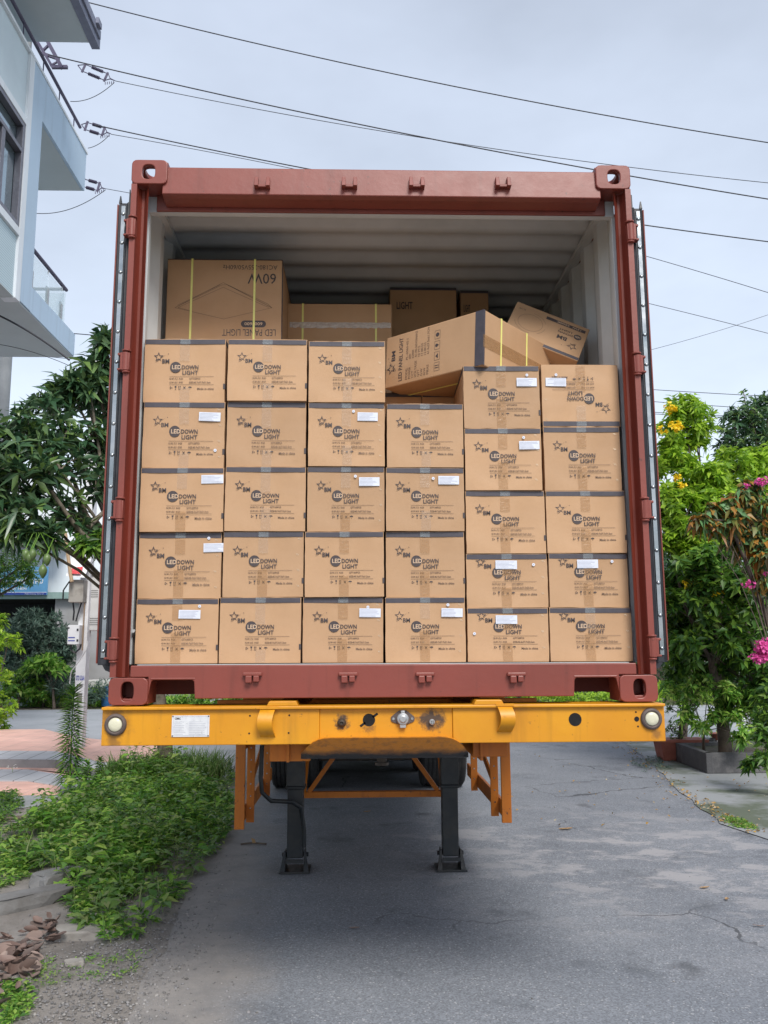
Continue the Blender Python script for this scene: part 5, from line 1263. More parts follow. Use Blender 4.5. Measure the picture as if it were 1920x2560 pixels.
b.mat(hw_m).box(XH - .3, XH + .01, 0, 10.658, 8.981, 9.12); b.box(XH - .3, XH + .01, 0, 10.658, 11.14, 11.279); b.box(XH - .3, XH + .005, 0, 10.657, zf1 - .01, zf1 + .05) if False else None
b.build('wall', None, hs)
b = MB(); b.mat(darkf)
for k in range(14): b.box(XH - .0395, XH - .036, .5 + k * .9 - .6, .5 + k * .9 - .594, zf1 + .02, 8.97) if False else None
wf = MB(); y1 = 10.655; z0, z1 = 9.122, 11.138
for (a, c, d, e) in ((y1 - .10, y1, z0, z1), (2, y1 - .10, z0, z0 + .09), (2, y1 - .10, z1 - .09, z1), (2, y1 - .101, z1 - .60, z1 - .52)): wf.box(XH - .12, XH + .0, a, c, d, e)
for y in (9.75, 8.85, 7.9, 7.0, 6.1, 5.2): wf.box(XH - .11, XH - .01, y, y + .13, z0 + .091, z1 - .601)
wf = wf.build('window', darkf, hs, bevel=.006)
b = MB(); b.box(XH - .14, XH - .125, 2, y1 - .09, z0, z1); b.build('pane', winglass, wf)
b = MB(); b.mat(hw_m).box(-16, -8.0, 0, 11.35, 0, zf1 - .011); b.mat(hw_m).box(-16, XH - .32, 0, 11.3, zf1 + .01, 12.6); b.build('wall', None, hs)
wl_ = MB(); 
for (y0, y1, z0, z1) in ((9.6, 10.7, 5.3, 7.0), (7.0, 8.4, 5.3, 7.0), (9.6, 10.7, 1.6, 3.4)):
    q = MB(); q.box(-8.02, -7.94, y0, y1, z0, z0 + .08); q.box(-8.02, -7.94, y0, y1, z1 - .08, z1); q.box(-8.02, -7.94, y0, y0 + .08, z0 + .081, z1 - .081); q.box(-8.02, -7.94, y1 - .08, y1, z0 + .081, z1 - .081)
    q = q.build('window', darkf, hs); r_ = MB(); r_.box(-8.01, -7.98, y0 + .08, y1 - .08, z0 + .08, z1 - .08); r_.build('pane', winglass, q)
# upper floor recess, roof slab and gutter
b = MB(); b.box(-16, XH - 1.6, 0, 9.5, 12.6, 15.6); b.build('wall', hw_m, hs)
zr = float(S(225, 108, 11.6)[2]); xg = float(S(236, 118, 11.6)[0])
b = MB(); b.box(-16, xg - .10, -2, 11.6, zr, zr + .12); b.build('roof_soffit', sof_m, hs, bevel=.02)
b = MB(); b.box(xg - .098, xg + .06, -2, 11.75, zr - .02, zr + .20); b.mat(gutter_m); b.box(xg + .062, xg + .10, -2, 11.65, zr + .12, zr + .30)
for k in range(10): b.box(xg + .10, xg + .16, 11.3 - k * .9, 11.5 - k * .9, zr + .22, zr + .34)
b.mats = []; b.build('roof_gutter', gutter_m, hs)
b = MB(); b.add([(-16, -2, zr + 2.2), (xg + .05, -2, zr + .3), (xg + .05, 11.6, zr + .3), (-16, 11.6, zr + 2.2)], [(0, 1, 2, 3)]); b.build('roof', gutter_m, hs)
# parapet handrail
hr = [SX(x, y, XH - .05) for x, y in ((205, 315), (118, 160))]
b = MB(); zr_ = 13.02; b.tube([(XH - .05, 3, zr_), (XH - .05, 13.6, zr_)], .035, 8)
for y in (13.2, 12.3, 11.4, 10.4, 9.4): b.tube([(XH - .05, y, zr_), (XH - .05, y, 12.66)], .012, 5)
b.build('handrail', purple, hs, smooth=60)
# glass balustrade on the lower balcony
b = MB(); xg2 = XH - .06; b.box(xg2 - .008, xg2 + .008, 11.42, 12.30, 8.25, 9.02); b.box(xg2 - .008, xg2 + .008, 12.36, 13.30, 8.25, 9.02); b.box(-11, xg2 - .02, 13.28, 13.296, 8.25, 9.02); b.build('glass_panel', clearglass, hs)
b = MB(); b.tube([(xg2, 11.4, 9.12), (xg2, 13.35, 9.12)], .038, 8); b.build('handrail', purple, hs, smooth=60)
b = MB(); b.tube([(xg2, 13.30, 9.12), (-11, 13.30, 9.12)], .035, 8)
for y in (11.5, 12.33, 13.1): b.box(xg2 - .03, xg2 - .009, y - .04, y + .04, 8.1, 8.75); b.box(xg2 + .009, xg2 + .02, y - .035, y + .035, 8.2, 8.7)
for y in (11.5, 12.3, 13.1): b.tube([(xg2, y, 9.0), (xg2, y, 9.1)], .012, 5)
b.build('balustrade_post', alu, hs)
c1, c2 = W(0, 688, 9.2), W(130, 768, 9.8)

# ================================================================ WIRES
cable = M('black_cable', (.03, .032, .045), (.05, .05, .06), rough=.6)
def wire(p, m_, q, Y0, Y1, r, lab, name='overhead_wire', cat='wire', ext=0.0, grp='overhead power lines'):
    A, Cc = np.array(W(*p, Y0)), np.array(W(*q, Y1)); B = np.array(W(*m_, (Y0 * (q[0] - m_[0]) + Y1 * (m_[0] - p[0])) / (q[0] - p[0])))
    tm = (m_[0] - p[0]) / (q[0] - p[0]); pts = []
    ctrl = (B - (1 - tm) ** 2 * A - tm ** 2 * Cc) / (2 * tm * (1 - tm))
    for k in range(25 if not ext else 33):
        t_ = k / 24; pts.append((1 - t_) ** 2 * A + 2 * t_ * (1 - t_) * ctrl + t_ ** 2 * Cc)
    b = MB(); b.tube(pts, r, 6); o = b.build(name, cable, None, smooth=80); tag(o, lab, cat, grp); return o
wire((178, 2), (829, 155), (1659, 308), 18, 18, .016, 'topmost thick black wire crossing the whole sky', ext=1)
wire((104, 118), (640, 240), (1659, 430), 18, 18, .017, 'thick wire starting at the steel crossarm and passing above the container', ext=1)
wire((250, 175), (700, 262), (1659, 395), 18.3, 18.3, .010, 'thin wire leaving the topmost insulator string', ext=1)
wire((205, 270), (640, 360), (1659, 522), 18, 18, .016, 'thick wire leaving the middle insulator and passing behind the container roof', ext=1)
wire((240, 290), (640, 366), (1659, 632), 18.3, 18.3, .009, 'thin wire leaving the middle insulator, lower one at the right', ext=1)
wire((225, 407), (600, 478), (1659, 720 + 0), 18.4, 18.4, .008, 'thin wire leaving the lowest insulator towards the container corner')
wire((1340, 772), (1500, 730), (1659, 680), 16, 16, .005, 'faint thin wire rising to the right above the flowering tree')
for i, (y0, y1) in enumerate(((834, 856), (859, 884), (884, 902), (888, 905))):
    wire((1300, y0), (1480, (y0 + y1) / 2 + 1), (1659, y1), 22, 22, .010, ['upper', 'second', 'third', 'lowest'][i] + ' of the four thin wires low above the trees at the right', ext=1)
wire((150, 720), (200, 724), (300, 738), 15, 15, .010, 'twisted cable leaving the lower balcony corner towards the container')
wire((-40, 665), (60, 715), (150, 778), 11.2, 11.0, .018, 'thick cable hanging below the balcony in front of the house')
wire((40, 764), (120, 772), (260, 785), 14.2, 14.2, .007, 'thin cable leaving the house below the balcony')
wire((-30, 740), (150, 790), (260, 850), 12.5, 12.5, .006, 'thin cable running down behind the mango leaves', ext=0)
wire((152, 219), (205, 208), (247, 178), 18.2, 18.2, .010, 'slack jumper wire hanging from the topmost insulator')
wire((190, 320), (215, 310), (237, 291), 18.2, 18.2, .009, 'short jumper wire hanging from the middle insulator')
wire((70, 460), (150, 452), (228, 410), 18.4, 18.4, .010, 'slack jumper wire hanging from the lowest insulator')
def insul(p, q, Y, lab, double=True):
    a, c = np.array(W(*p, Y)), np.array(W(*q, Y)); t = thing('strain_insulator', a, lab, 'insulator', 'strain insulators of the power line'); d = (c - a); L = np.linalg.norm(d); d = d / L; up = np.array([d[2] * -1, 0, d[0]])
    b = MB()
    for s_ in ((-1, 1) if double else (0,)):
        o = up * .11 * s_
        b.tube([a, a + d * L * .16 + o, a + d * L * .32 + o], .014, 5); b.tube([a + d * L * .62 + o, a + d * L * .76 + o, a + d * L * .86], .014, 5)
    for k_ in (.17, .75):
        m0 = a + d * L * k_; b.hexa([tuple(m0 - up * .15 - d * .03 + np.array([0, yy, 0])) for yy in (-.01,)] * 1 + [tuple(m0 - up * .15 + d * .03 + np.array([0, -.01, 0])), tuple(m0 - up * .15 + d * .03 + np.array([0, .01, 0])), tuple(m0 - up * .15 - d * .03 + np.array([0, .01, 0]))],
               [tuple(m0 + up * .15 - d * .05 + np.array([0, -.01, 0])), tuple(m0 + up * .15 + d * .01 + np.array([0, -.01, 0])), tuple(m0 + up * .15 + d * .01 + np.array([0, .01, 0])), tuple(m0 + up * .15 - d * .05 + np.array([0, .01, 0]))])
    b.tube([a + d * L * .86, c], .022, 6, .010)
    for k in range(5): e_ = c - d * (.05 + .05 * k) * 1.0 - up * (.03 + .03 * k); b.tube([e_, e_ - up * .07 + d * .03], .012, 4)
    b.build('linkage', purple, t)
    for s_ in ((-1, 1) if double else (0,)):
        o = up * .11 * s_; b = MB(); prof = [(0, .02)]
        for k in range(8): z = L * .30 * k / 8; prof += [(z, .018), (z + .008, .05), (z + .016, .045), (z + .02, .018)]
        b.lathe(a + d * L * .33 + o, d, prof + [(L * .32, .02)], 12); b.build('insulator_disc', purple, t, smooth=40)
insul((168, 141), (250, 175), 18.2, 'topmost pair of finned insulators beside the steel crossarm')
insul((176, 269), (240, 289), 18.2, 'middle pair of finned insulators at the balcony parapet')
insul((170, 392), (228, 408), 18.4, 'lowest insulator end showing below the upper balcony')
t = thing('power_pole', (float(W(60, 60, 18.3)[0]), 18.3, 0), 'dark steel crossarm of a power pole behind the house at upper left', 'power pole')
b = MB(); b.cyl((t.location.x, 18.3, 0), (t.location.x, 18.3, float(W(60, 20, 18.3)[2])), .2, .13, n=14); b.build('pole', conc, t, smooth=60)
b = MB(); Q = lambda x, y: tuple(W(x, y, 18.2))
b.tube([Q(60, 10), Q(134, 147)], .07, 4); b.tube([Q(40, 20), Q(114, 146)], .05, 4); b.tube([Q(112, 145), Q(146, 145)], .06, 4); b.tube([Q(108, 95), Q(92, 110)], .04, 4); b.tube([Q(128, 132), Q(108, 142)], .03, 4); b.tube([Q(90, 115), Q(128, 128)], .05, 4)
b.build('crossarm', purple, t)

# ================================================================ STREET CABINETS ON THE POLE
Yp = 9.7
def bx(b, x0, x1, y0, y1, Y, dp):
    a, c = W(x0, y1, Y), W(x1, y0, Y); b.box(a[0], c[0], Y, Y + dp, a[2], c[2])
polec = M('whitewashed_concrete', (.80, .81, .84), (.62, .63, .66), rough=.85, scale=3, bmp=.3)
cab_m = M('grey_cabinet_paint', (.60, .60, .60), (.54, .54, .53), rough=.5, scale=3)
cabw = M('white_cabinet_paint', (.78, .79, .82), (.70, .71, .74), rough=.5, scale=4)
wood_m = M('bamboo_pole', (.45, .32, .20), (.38, .26, .16), rough=.7, scale=5)
t = thing('utility_pole', (float(W(171, 1620, Yp)[0]), Yp, 0), 'square whitewashed concrete pole with openings behind the tall weed', 'utility pole')
b = MB(); xa, xb2 = float(W(156, 1600, Yp)[0]), float(W(177, 1600, Yp)[0])
zq = lambda y: float(W(170, y, Yp)[2])
b.mat(polec).box(xa, xb2, Yp + .02, Yp + .18, 0, 6.6); b.box(xa, xa + .03, Yp, Yp + .0199, 0, 6.6); b.box(xb2 - .03, xb2, Yp, Yp + .0199, 0, 6.6)
lv = [(1486, 1456), (1520, 1497)]; zs = [0] + [zq(v) for p_ in lv[::-1] for v in p_] + [6.6]
for k in range(0, len(zs), 2): b.box(xa + .0301, xb2 - .0301, Yp, Yp + .0199, zs[k], zs[k + 1])
b.mat(M('pole_recess_shadow', (.30, .29, .29), (.22, .21, .21), rough=.9, scale=6)).box(xa + .0301, xb2 - .0301, Yp + .012, Yp + .0198, zs[1], zs[-2] - .001) if False else None
b.build('pole', None, t)
b = MB()
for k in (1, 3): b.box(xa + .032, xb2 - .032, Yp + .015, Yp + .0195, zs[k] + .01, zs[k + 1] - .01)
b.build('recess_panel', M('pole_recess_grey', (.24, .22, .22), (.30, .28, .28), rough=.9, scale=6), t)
b = MB(); zt_ = float(W(170, 1453, Yp)[2]); fp = face_fn(Yp - .003); rect(b, fp, xa, xb2, float(W(170, 1478, Yp)[2]), float(W(170, 1440, Yp)[2])); b.mats = []; lb = b.build('number_plate', cabw, t, fix=False)
b = MB(); text(b, '372 UL6A', xa + .01, xb2 - .005, float(W(170, 1470, Yp)[2]), float(W(170, 1459, Yp)[2]), face_fn(Yp - .006), .03); b.build('number', M('blue_print', (.08, .10, .42), rough=.5), lb, fix=False)
b = MB(); bx(b, 180, 216, 1238, 1362, Yp + .1, .35); 
t = thing('electric_cabinet', (float(W(198, 1300, Yp)[0]), Yp, 0), 'tall grey louvred electrical cabinet beside the container door', 'cabinet'); cb = b.build('cabinet_body', cab_m, t, bevel=.01)
b = MB(); a, c = W(180, 1241, Yp), W(218, 1237, Yp); b.box(a[0] - .02, c[0], Yp + .07, Yp + .5, a[2], c[2] + .02); b.build('lid', cab_m, t)
b = MB()
for r_ in (1275, 1335):
    for k in range(4):
        a, c = W(193, r_ + k * 4.5 + 1.2, Yp + .1), W(212, r_ + k * 4.5, Yp + .1); b.box(a[0], c[0], Yp + .094, Yp + .1, a[2], c[2])
b.build('louvre', M('louvre_shadow', (.2, .2, .2), rough=.6), t)
t = thing('meter_box', (float(W(165, 1270, Yp)[0]), Yp - .2, 0), 'weathered open meter box with a tilted lid and red sticker above the white box', 'meter box')
b = MB(); bx(b, 147, 181, 1252, 1301, Yp - .2, .2); b.build('box_body', M('weathered_beige', (.36, .34, .31), (.22, .20, .18), rough=.7, scale=6, lo=.45), t, bevel=.008)
b = MB(); q = [W(143, 1244, Yp - .3), W(183, 1248, Yp - .3), W(196, 1212, Yp - .05), W(155, 1208, Yp - .05)]; th = np.array([0, .015, .03])
b.hexa([tuple(p_) for p_ in q], [tuple(p_ + th) for p_ in q]); lid = b.build('lid', cabw, t)
b = MB(); q2 = [W(152, 1239, Yp - .31), W(175, 1240, Yp - .31), W(180, 1224, Yp - .19), W(157, 1226, Yp - .19)]
b.add([tuple(p_ - [0, .012, 0]) for p_ in q2], [(0, 1, 2, 3)]); b.build('red_sticker', M('red_sticker', (.62, .07, .08), (.75, .5, .5), rough=.5, scale=40, lo=.6, hi=.62), lid, fix=False)
b = MB(); b.tube([W(150, 1256, Yp - .22), W(137, 1275, Yp - .2), W(136, 1295, Yp - .15)], .012, 6); b.tube([W(176, 1302, Yp - .1), W(170, 1320, Yp - .1), W(164, 1342, Yp - .06)], .012, 6); b.tube([W(158, 1302, Yp - .1), W(160, 1322, Yp - .1), W(158, 1340, Yp - .06)], .014, 6)
b.build('cable', rubber, t)
t = thing('fuse_box', (float(W(160, 1370, Yp)[0]), Yp - .2, 0), 'small white box with black latches and blue notice on the pole', 'fuse box')
b = MB(); bx(b, 145, 172, 1350, 1392, Yp - .2, .2); b.build('box_body', cabw, t, bevel=.006)
for (x0, x1, y0, y1) in ((165.5, 169.5, 1358, 1363), (165, 169, 1381, 1386), (146, 150, 1355, 1358)): b = MB(); bx(b, x0, x1, y0, y1, Yp - .206, .006); b.build('latch', rubber, t)
b = MB(); fn = face_fn(Yp - .203); a, c = W(147, 1387, Yp - .2), W(162, 1376, Yp - .2); b.mat(MATS['blue_print'])
rect(b, fn, a[0], c[0], c[2] - .018, c[2]); rect(b, fn, a[0], c[0], a[2] + .012, a[2] + .03); b.build('notice', None, t, fix=False)
b = MB(); b.tube([W(153, 1392, Yp - .1), W(153, 1404, Yp - .12), W(162, 1410, Yp - .12), W(172, 1402, Yp - .12), W(175, 1392, Yp - .1)], .014, 6); b.build('cable', rubber, t)
b = MB(); b.tube([W(141, 1150, Yp - .25), W(148, 1210, Yp - .28), W(155, 1257, Yp - .32)], .028, 8); tag(b.build('wooden_pole', wood_m), 'leaning bamboo pole resting on the meter box lid', 'pole')
b = MB(); a, c = W(178, 1405, Yp - .06), W(183, 1290, Yp - .06); b.box(a[0], c[0], Yp - .08, Yp - .03, a[2], c[2]); tag(b.build('wooden_batten', wood_m), 'upright tan wooden batten between the fuse box and the cabinet', 'batten')
b = MB(); b.tube([W(190, 1385, Yp - .1), W(186, 1405, Yp - .2), W(170, 1430, Yp - .2), W(154, 1450, Yp - .2), W(150, 1480, Yp - .2)], .008, 6); tag(b.build('hanging_cable', M('white_cable', (.6, .6, .62), rough=.5)), 'pale cable slung diagonally across the pole to the left', 'cable')

# ================================================================ BACKGROUND BUILDING WITH SIGN
Yb = 23.2
bm_ = thing('shop_building', (-8, Yb, 0), 'grey concrete shop with a dark open front and pale upper wall behind the shrubs', 'shop')
cw = M('stained_concrete_wall', (.40, .40, .41), (.30, .295, .29), rough=.9, scale=.8, bmp=.2)
xe = float(W(114, 1400, Yb)[0]); zt_ = float(W(100, 1290, Yb)[2])
b = MB(); b.mat(cw).box(xe, -1.0, Yb, Yb + .2, 0, zt_); b.box(-22, -21, Yb, Yb + .2, 0, zt_)
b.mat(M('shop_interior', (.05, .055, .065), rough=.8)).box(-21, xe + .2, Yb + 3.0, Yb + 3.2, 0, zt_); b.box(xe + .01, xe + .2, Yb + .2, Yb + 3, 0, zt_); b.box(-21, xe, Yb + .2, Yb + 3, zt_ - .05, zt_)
b.mat(hw_m).box(-22, -.5, Yb + .3, Yb + 6, zt_ + .02, 7.2)
b.build('wall', None, bm_)
b = MB(); a, c = W(-200, 1294, Yb - .1), W(190, 1283, Yb - .1); b.box(-22, -.8, Yb - .25, Yb + .25, zt_ - .06, zt_ + .14); b.build('awning_beam', M('green_grey_beam', (.28, .40, .37), (.24, .35, .33), rough=.6), bm_)
b = MB(); a, c = W(-200, 1176, Yb - .8), W(125, 1158, Yb - .8); b.box(-22, c[0], Yb - .7, Yb + .2, a[2], a[2] + .22); b.build('awning', M('beige_awning', (.44, .37, .34), rough=.8), bm_)
blue_m = M('blue_sign_board', (.09, .27, .50), (.14, .36, .58), rough=.5, scale=.5)
a, c = W(-150, 1286, Yb - .35), W(104, 1224, Yb - .35)
t = thing('shop_sign', (c[0], Yb - .35, 0), 'blue shop sign board with white Vietnamese lettering behind the mangoes', 'sign')
b = MB(); b.box(a[0], c[0], Yb - .35, Yb - .27, a[2], c[2]); b.build('sign_board', blue_m, t)
fn = face_fn(Yb - .356); f3 = face_fn(Yb - .362); b = MB(); b.mat(M('sign_navy', (.03, .06, .32), rough=.5)); sx_ = lambda x: float(W(x, 1260, Yb - .35)[0]); sz_ = lambda y: float(W(50, y, Yb - .35)[2])
rect(b, fn, a[0] + .01, c[0] - .01, a[2] + .01, sz_(1280)); b.mat(M('sign_white', (.80, .84, .88), rough=.5)); rect(b, fn, a[0], c[0], sz_(1280), sz_(1279)); rect(b, fn, sx_(20), sx_(95), sz_(1233.4), sz_(1232.6))
text(b, 'QUY\u1ebeT THU', sx_(24), sx_(93), sz_(1262.5), sz_(1246.5), fn, .035); text(b, '\u0110\u1ea0O', sx_(-12), sx_(16), sz_(1263), sz_(1247), fn, .03)
text(b, 'V\u00c0 SAN N\u1ec0N', sx_(6), sx_(58), sz_(1274), sz_(1266.5), fn, .02); text(b, '\u0110\u1ea4T', sx_(42), sx_(66), sz_(1243), sz_(1237), fn, .02); text(b, '\u0110I\u1ec6N THO\u1ea0I: 0912 67', sx_(55), sx_(96), sz_(1285), sz_(1281.5), f3, .0)
b.build('lettering', None, t, fix=False)
b = MB(); y = Yb - 1.2
for k in range(26): b.box(-13.6 + k * .15, -13.6 + k * .15 + .08, y, y + .03, .02, 1.5); b.box(-13.6 + k * .15 + .08, -13.6 + (k + 1) * .15, y + .02, y + .04, .02, 1.48)
tag(b.build('corrugated_fence', M('pale_corrugated_sheet', (.46, .55, .56), (.38, .46, .47), rough=.5)), 'pale corrugated metal fence behind the papaya plant', 'fence')
b = MB(); c = W(232, 1505, 21.6); b.lathe((c[0] + .1, 21.6, 0.02), (0, 0, 1), [(0, .22), (.02, .25), (.55, .30), (.56, .31)], 20); tag(b.build('plastic_barrel', M('blue_plastic', (.05, .22, .55), rough=.4)), 'blue plastic tub on the far side of the cross road', 'tub')
b = MB(); c = W(218, 1487, 22.3); b.box(c[0] - .4, c[0] + .7, 22.3, 22.8, .02, .75); tag(b.build('planter_trough', M('white_foam', (.62, .62, .60), rough=.8), bevel=.03), 'white box standing among plants by the far wall', 'trough')
for i in range(16):
    px = -10 + i * 17.5 + rnd.uniform(-4, 4); p = G(px, 1520 + rnd.uniform(-2, 2)); rock(px, 1518, rnd.uniform(.15, .36), .15, rnd.uniform(.10, .22), rnd.uniform(0, 3), '', rockm if i % 3 else M('red_brick_rubble', (.28, .12, .09), (.2, .1, .08), rough=.9), 40 + i)
for i, o in enumerate([o for o in SC.objects if o.name.startswith('rock') and not o.get('label')]):
    o['label'] = '%s rubble stone from the left in the row across the road' % ('first second third fourth fifth sixth seventh eighth ninth tenth eleventh twelfth thirteenth fourteenth fifteenth sixteenth'.split()[i]); o['category'] = 'rock'; o['group'] = 'rubble stones edging the cross road'
# ---------------------------------------------------------------- plants across the road
def bW(x, y, Y, r, kz=1.0): return blobW(x, y, Y, r, 1.0, kz)
def onG(x, Y): p = W(x, 1500, Y); return (float(p[0]), Y, 0)
plant('grey_bush', onG(95, 21.8), 'broad grey green oleander like bush before the dark shop front', 'bush', [bW(60, 1360, 21.8, 42), bW(95, 1350, 21.8, 30), bW(115, 1395, 21.8, 44), bW(50, 1420, 21.8, 45), bW(140, 1420, 21.8, 32), bW(90, 1450, 21.8, 40), bW(25, 1390, 21.8, 34)], 26, blue_leaf, m=8, L=.17, Wd=.045, droop=.0, trunk_r=.04, spread=(.5, 1.2))
plant('papaya_plant', onG(118, 21), 'young papaya plant with spreading pale green leaves', 'papaya', [bW(75, 1440, 21, 26, .5), bW(125, 1445, 21, 32, .45), bW(100, 1430, 21, 24, .5)], 12, weed_leaf, m=7, L=.28, Wd=.10, droop=.3, trunk_r=.04)
plant('shrub', onG(40, 21.2), 'low rounded yellow green shrub at the far roadside, left', 'shrub', [bW(45, 1478, 21.2, 36), bW(85, 1490, 21.2, 26), bW(10, 1495, 21.2, 30)], 22, weed_leaf, m=7, L=.14, Wd=.08, trunk_r=.03)
plant('shrub', onG(150, 21.2), 'low grassy shrub at the far roadside behind the pole', 'shrub', [bW(140, 1480, 21.2, 30), bW(185, 1500, 21.2, 22), bW(215, 1500, 21.2, 24)], 20, blue_leaf, m=8, L=.28, Wd=.035, trunk_r=.03, spread=(.2, .8))
plant('croton_bush', onG(-30, 13), 'lime green round bush at the left edge beyond the pavement', 'bush', [bW(18, 1385, 13, 36, .5), bW(-20, 1420, 13, 40), bW(-10, 1350, 13, 24), bW(-5, 1470, 13, 36), bW(5, 1530, 13, 30), bW(-20, 1575, 13, 34)], 30, bright_leaf, m=8, L=.11, Wd=.045, trunk_r=.04)
plant('broadleaf_tree', onG(-190, 19.5), 'light green feathery tree behind the blue sign at the left edge', 'tree', [bW(10, 1225, 19.5, 60), bW(60, 1215, 19.5, 38), bW(-40, 1240, 19.5, 70), bW(70, 1245, 19.5, 20)], 14, mid_leaf, m=8, L=.13, Wd=.04, trunk_r=.12)
far = []
def row(name, n, x0, x1, y0, y1, h, leaf, L, seed=0):
    P = []
    for _ in range(n):
        x = rnd.uniform(x0, x1); P.append((x, rnd.uniform(y0, y1), h * rnd.random() ** .8 * (.7 + .3 * math.sin(x * 1.3 + seed))))
    P = np.array(P); A = sph(n) * .6 + [0, -.2, .6]; v, f = whorls(P, A, 8, L, L * .4, .3); o = raw_mesh(name, [(v, f, 0)], None, [leaf]); tag(o, kind='stuff')
row('roadside_plants', 1500, -10, 3, 21.6, 22.6, .55, weed_leaf, .16)
row('roadside_plants', 1500, 2, 16, 21.4, 23.5, .55, bright_leaf, .14, 2)
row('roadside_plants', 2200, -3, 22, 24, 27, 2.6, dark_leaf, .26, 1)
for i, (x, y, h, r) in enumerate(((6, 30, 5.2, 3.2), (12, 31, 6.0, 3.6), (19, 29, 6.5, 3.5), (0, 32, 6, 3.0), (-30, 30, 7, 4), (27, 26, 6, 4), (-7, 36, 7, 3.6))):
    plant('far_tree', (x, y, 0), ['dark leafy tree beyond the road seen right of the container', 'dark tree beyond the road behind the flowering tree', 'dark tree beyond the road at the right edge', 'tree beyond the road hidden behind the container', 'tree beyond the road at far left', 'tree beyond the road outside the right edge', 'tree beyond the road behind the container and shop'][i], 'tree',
          [((x, y, h * .62), (r * .8, r * .8, r * .65)), ((x - r * .45, y - .5, h * .5), (r * .5,) * 3), ((x + r * .5, y - .3, h * .55), (r * .5,) * 3)], 3.2, dark_leaf, m=9, L=.34, Wd=.11, trunk_r=.2, group='dark trees beyond the cross road')

# ================================================================ MANGO TREE
TX, TY = cx, cy
bl = [bW(228, 745, 6.2, 20, 1.7), bW(205, 800, 6.2, 30), bW(150, 835, 6.1, 34, .7), bW(120, 880, 6.0, 40, .7), bW(180, 840, 6.2, 48, .8), bW(218, 850, 6.3, 34), bW(60, 925, 5.6, 60), bW(0, 960, 5.4, 60), bW(150, 925, 6.0, 62), bW(210, 940, 6.2, 44), bW(35, 1020, 5.3, 72), bW(130, 1015, 5.6, 70), bW(205, 1030, 6.0, 50), bW(60, 1110, 5.4, 52), bW(5, 1100, 5.3, 48), bW(160, 1110, 5.8, 50), bW(-60, 1020, 5.2, 80), bW(115, 1160, 5.6, 26), bW(35, 1155, 5.3, 26), bW(-50, 930, 5.3, 60),
      bW(280, 900, 6.6, 60), bW(300, 980, 6.8, 60)]
V3 = lambda x, y, Y: tuple(W(x, y, Y))
limbs = [([(TX, TY, 1.6), V3(215, 1190, 5.9), V3(165, 1140, 5.7), V3(110, 1060, 5.5)], .045, .02), ([(TX, TY, 1.9), V3(222, 1170, 6.1), V3(185, 1110, 6), V3(150, 1010, 5.9)], .05, .02), ([V3(190, 1140, 5.8), V3(230, 1100, 6.0), V3(215, 980, 6.1), V3(190, 820, 6.2)], .035, .012)]
mt = plant('mango_tree', (TX, TY, .17), 'mango tree with hanging green fruit left of the container, trunk in the brick ring', 'mango tree', bl, 15, mango_leaf, m=9, L=.24, Wd=.066, droop=.7, trunk_r=.085, wood=pale_bark, limbs=limbs, spread=(.7, 1.35), sub=.38, gaps=.55)
C, A, _s = clump_points([bW(195, 1180, 5.6, 26, .6), bW(225, 1165, 5.9, 20)], 34, .5, 0)
v, f = whorls(C, A, 8, .16, .05, .6); raw_mesh('young_leaves', [(v, f, 0)], mt, [MATS['mid_green_leaf']])
mfruit = M('green_mango_skin', (.12, .19, .06), (.10, .15, .06), rough=.4, scale=8)
for i, (px, py, k) in enumerate(((55, 1198, 1), (63, 1206, .9), (70, 1198, 1), (92, 1232, 1.15), (101, 1208, 1.05))):
    c = W(px, py, 4.8); b = MB(); n_ = 12; R_ = .036 * k; prof = [(.062 * k * 2 * (j / n_), R_ * math.sin(PI * min(.985, max(.02, j / n_)) ** .85) ** .75) for j in range(n_ + 1)]
    b.lathe((c[0], c[1], c[2] + .06), (.05, 0, -1), prof, 16); b.build('mango', mfruit, mt, smooth=80)
    b = MB(); b.tube([(c[0], c[1], c[2] + .06), (c[0] + .02, c[1] + .1, c[2] + .22), V3(75 + i * 4, 1150, 5.3)], .004, 5); b.build('fruit_stalk', weed_leaf, mt)

# ================================================================ PLANTS AND PLANTER AT THE RIGHT
dk_c = M('black_stained_concrete', (.085, .085, .09), (.17, .165, .165), rough=.85, scale=3, bmp=.4, lo=.55, hi=.7)
A0 = GS(1768, 1936); A1 = GS(1692, 1905); xr_ = float(A0[0]) + 3.2; yA = float(A0[1])
b = MB(); hgt = .27
def wallseg(p, q, t_=.09):
    d = Vector((q[0] - p[0], q[1] - p[1], 0)).normalized(); n_ = Vector((-d.y, d.x, 0)) * t_
    b.hexa([(p[0], p[1], .01), (q[0], q[1], .01), (q[0] + n_.x, q[1] + n_.y, .01), (p[0] + n_.x, p[1] + n_.y, .01)], [(p[0], p[1], hgt), (q[0], q[1], hgt), (q[0] + n_.x, q[1] + n_.y, hgt), (p[0] + n_.x, p[1] + n_.y, hgt)])
PA, PB = (float(A0[0]), yA), (float(A1[0]), float(A1[1])); PC = (xr_, yA + .05); PD = (xr_, float(A1[1]) + .6)
wallseg(PA, PC); wallseg(PB, PA); wallseg(PC, PD); wallseg(PD, (PB[0], PB[1] + .02))
tag(b.build('garden_planter', dk_c, bevel=.008), 'low black stained concrete planter around the tree foot at the right', 'planter')
b = MB(); b.add([(*PA, hgt - .05), (*PC, hgt - .05), (*PD, hgt - .05), (*PB, hgt - .05)], [(0, 1, 2, 3)]); tag(b.build('planter_soil', soil), kind='structure')
terra = M('terracotta', (.34, .11, .075), (.27, .085, .06), rough=.7, scale=6)
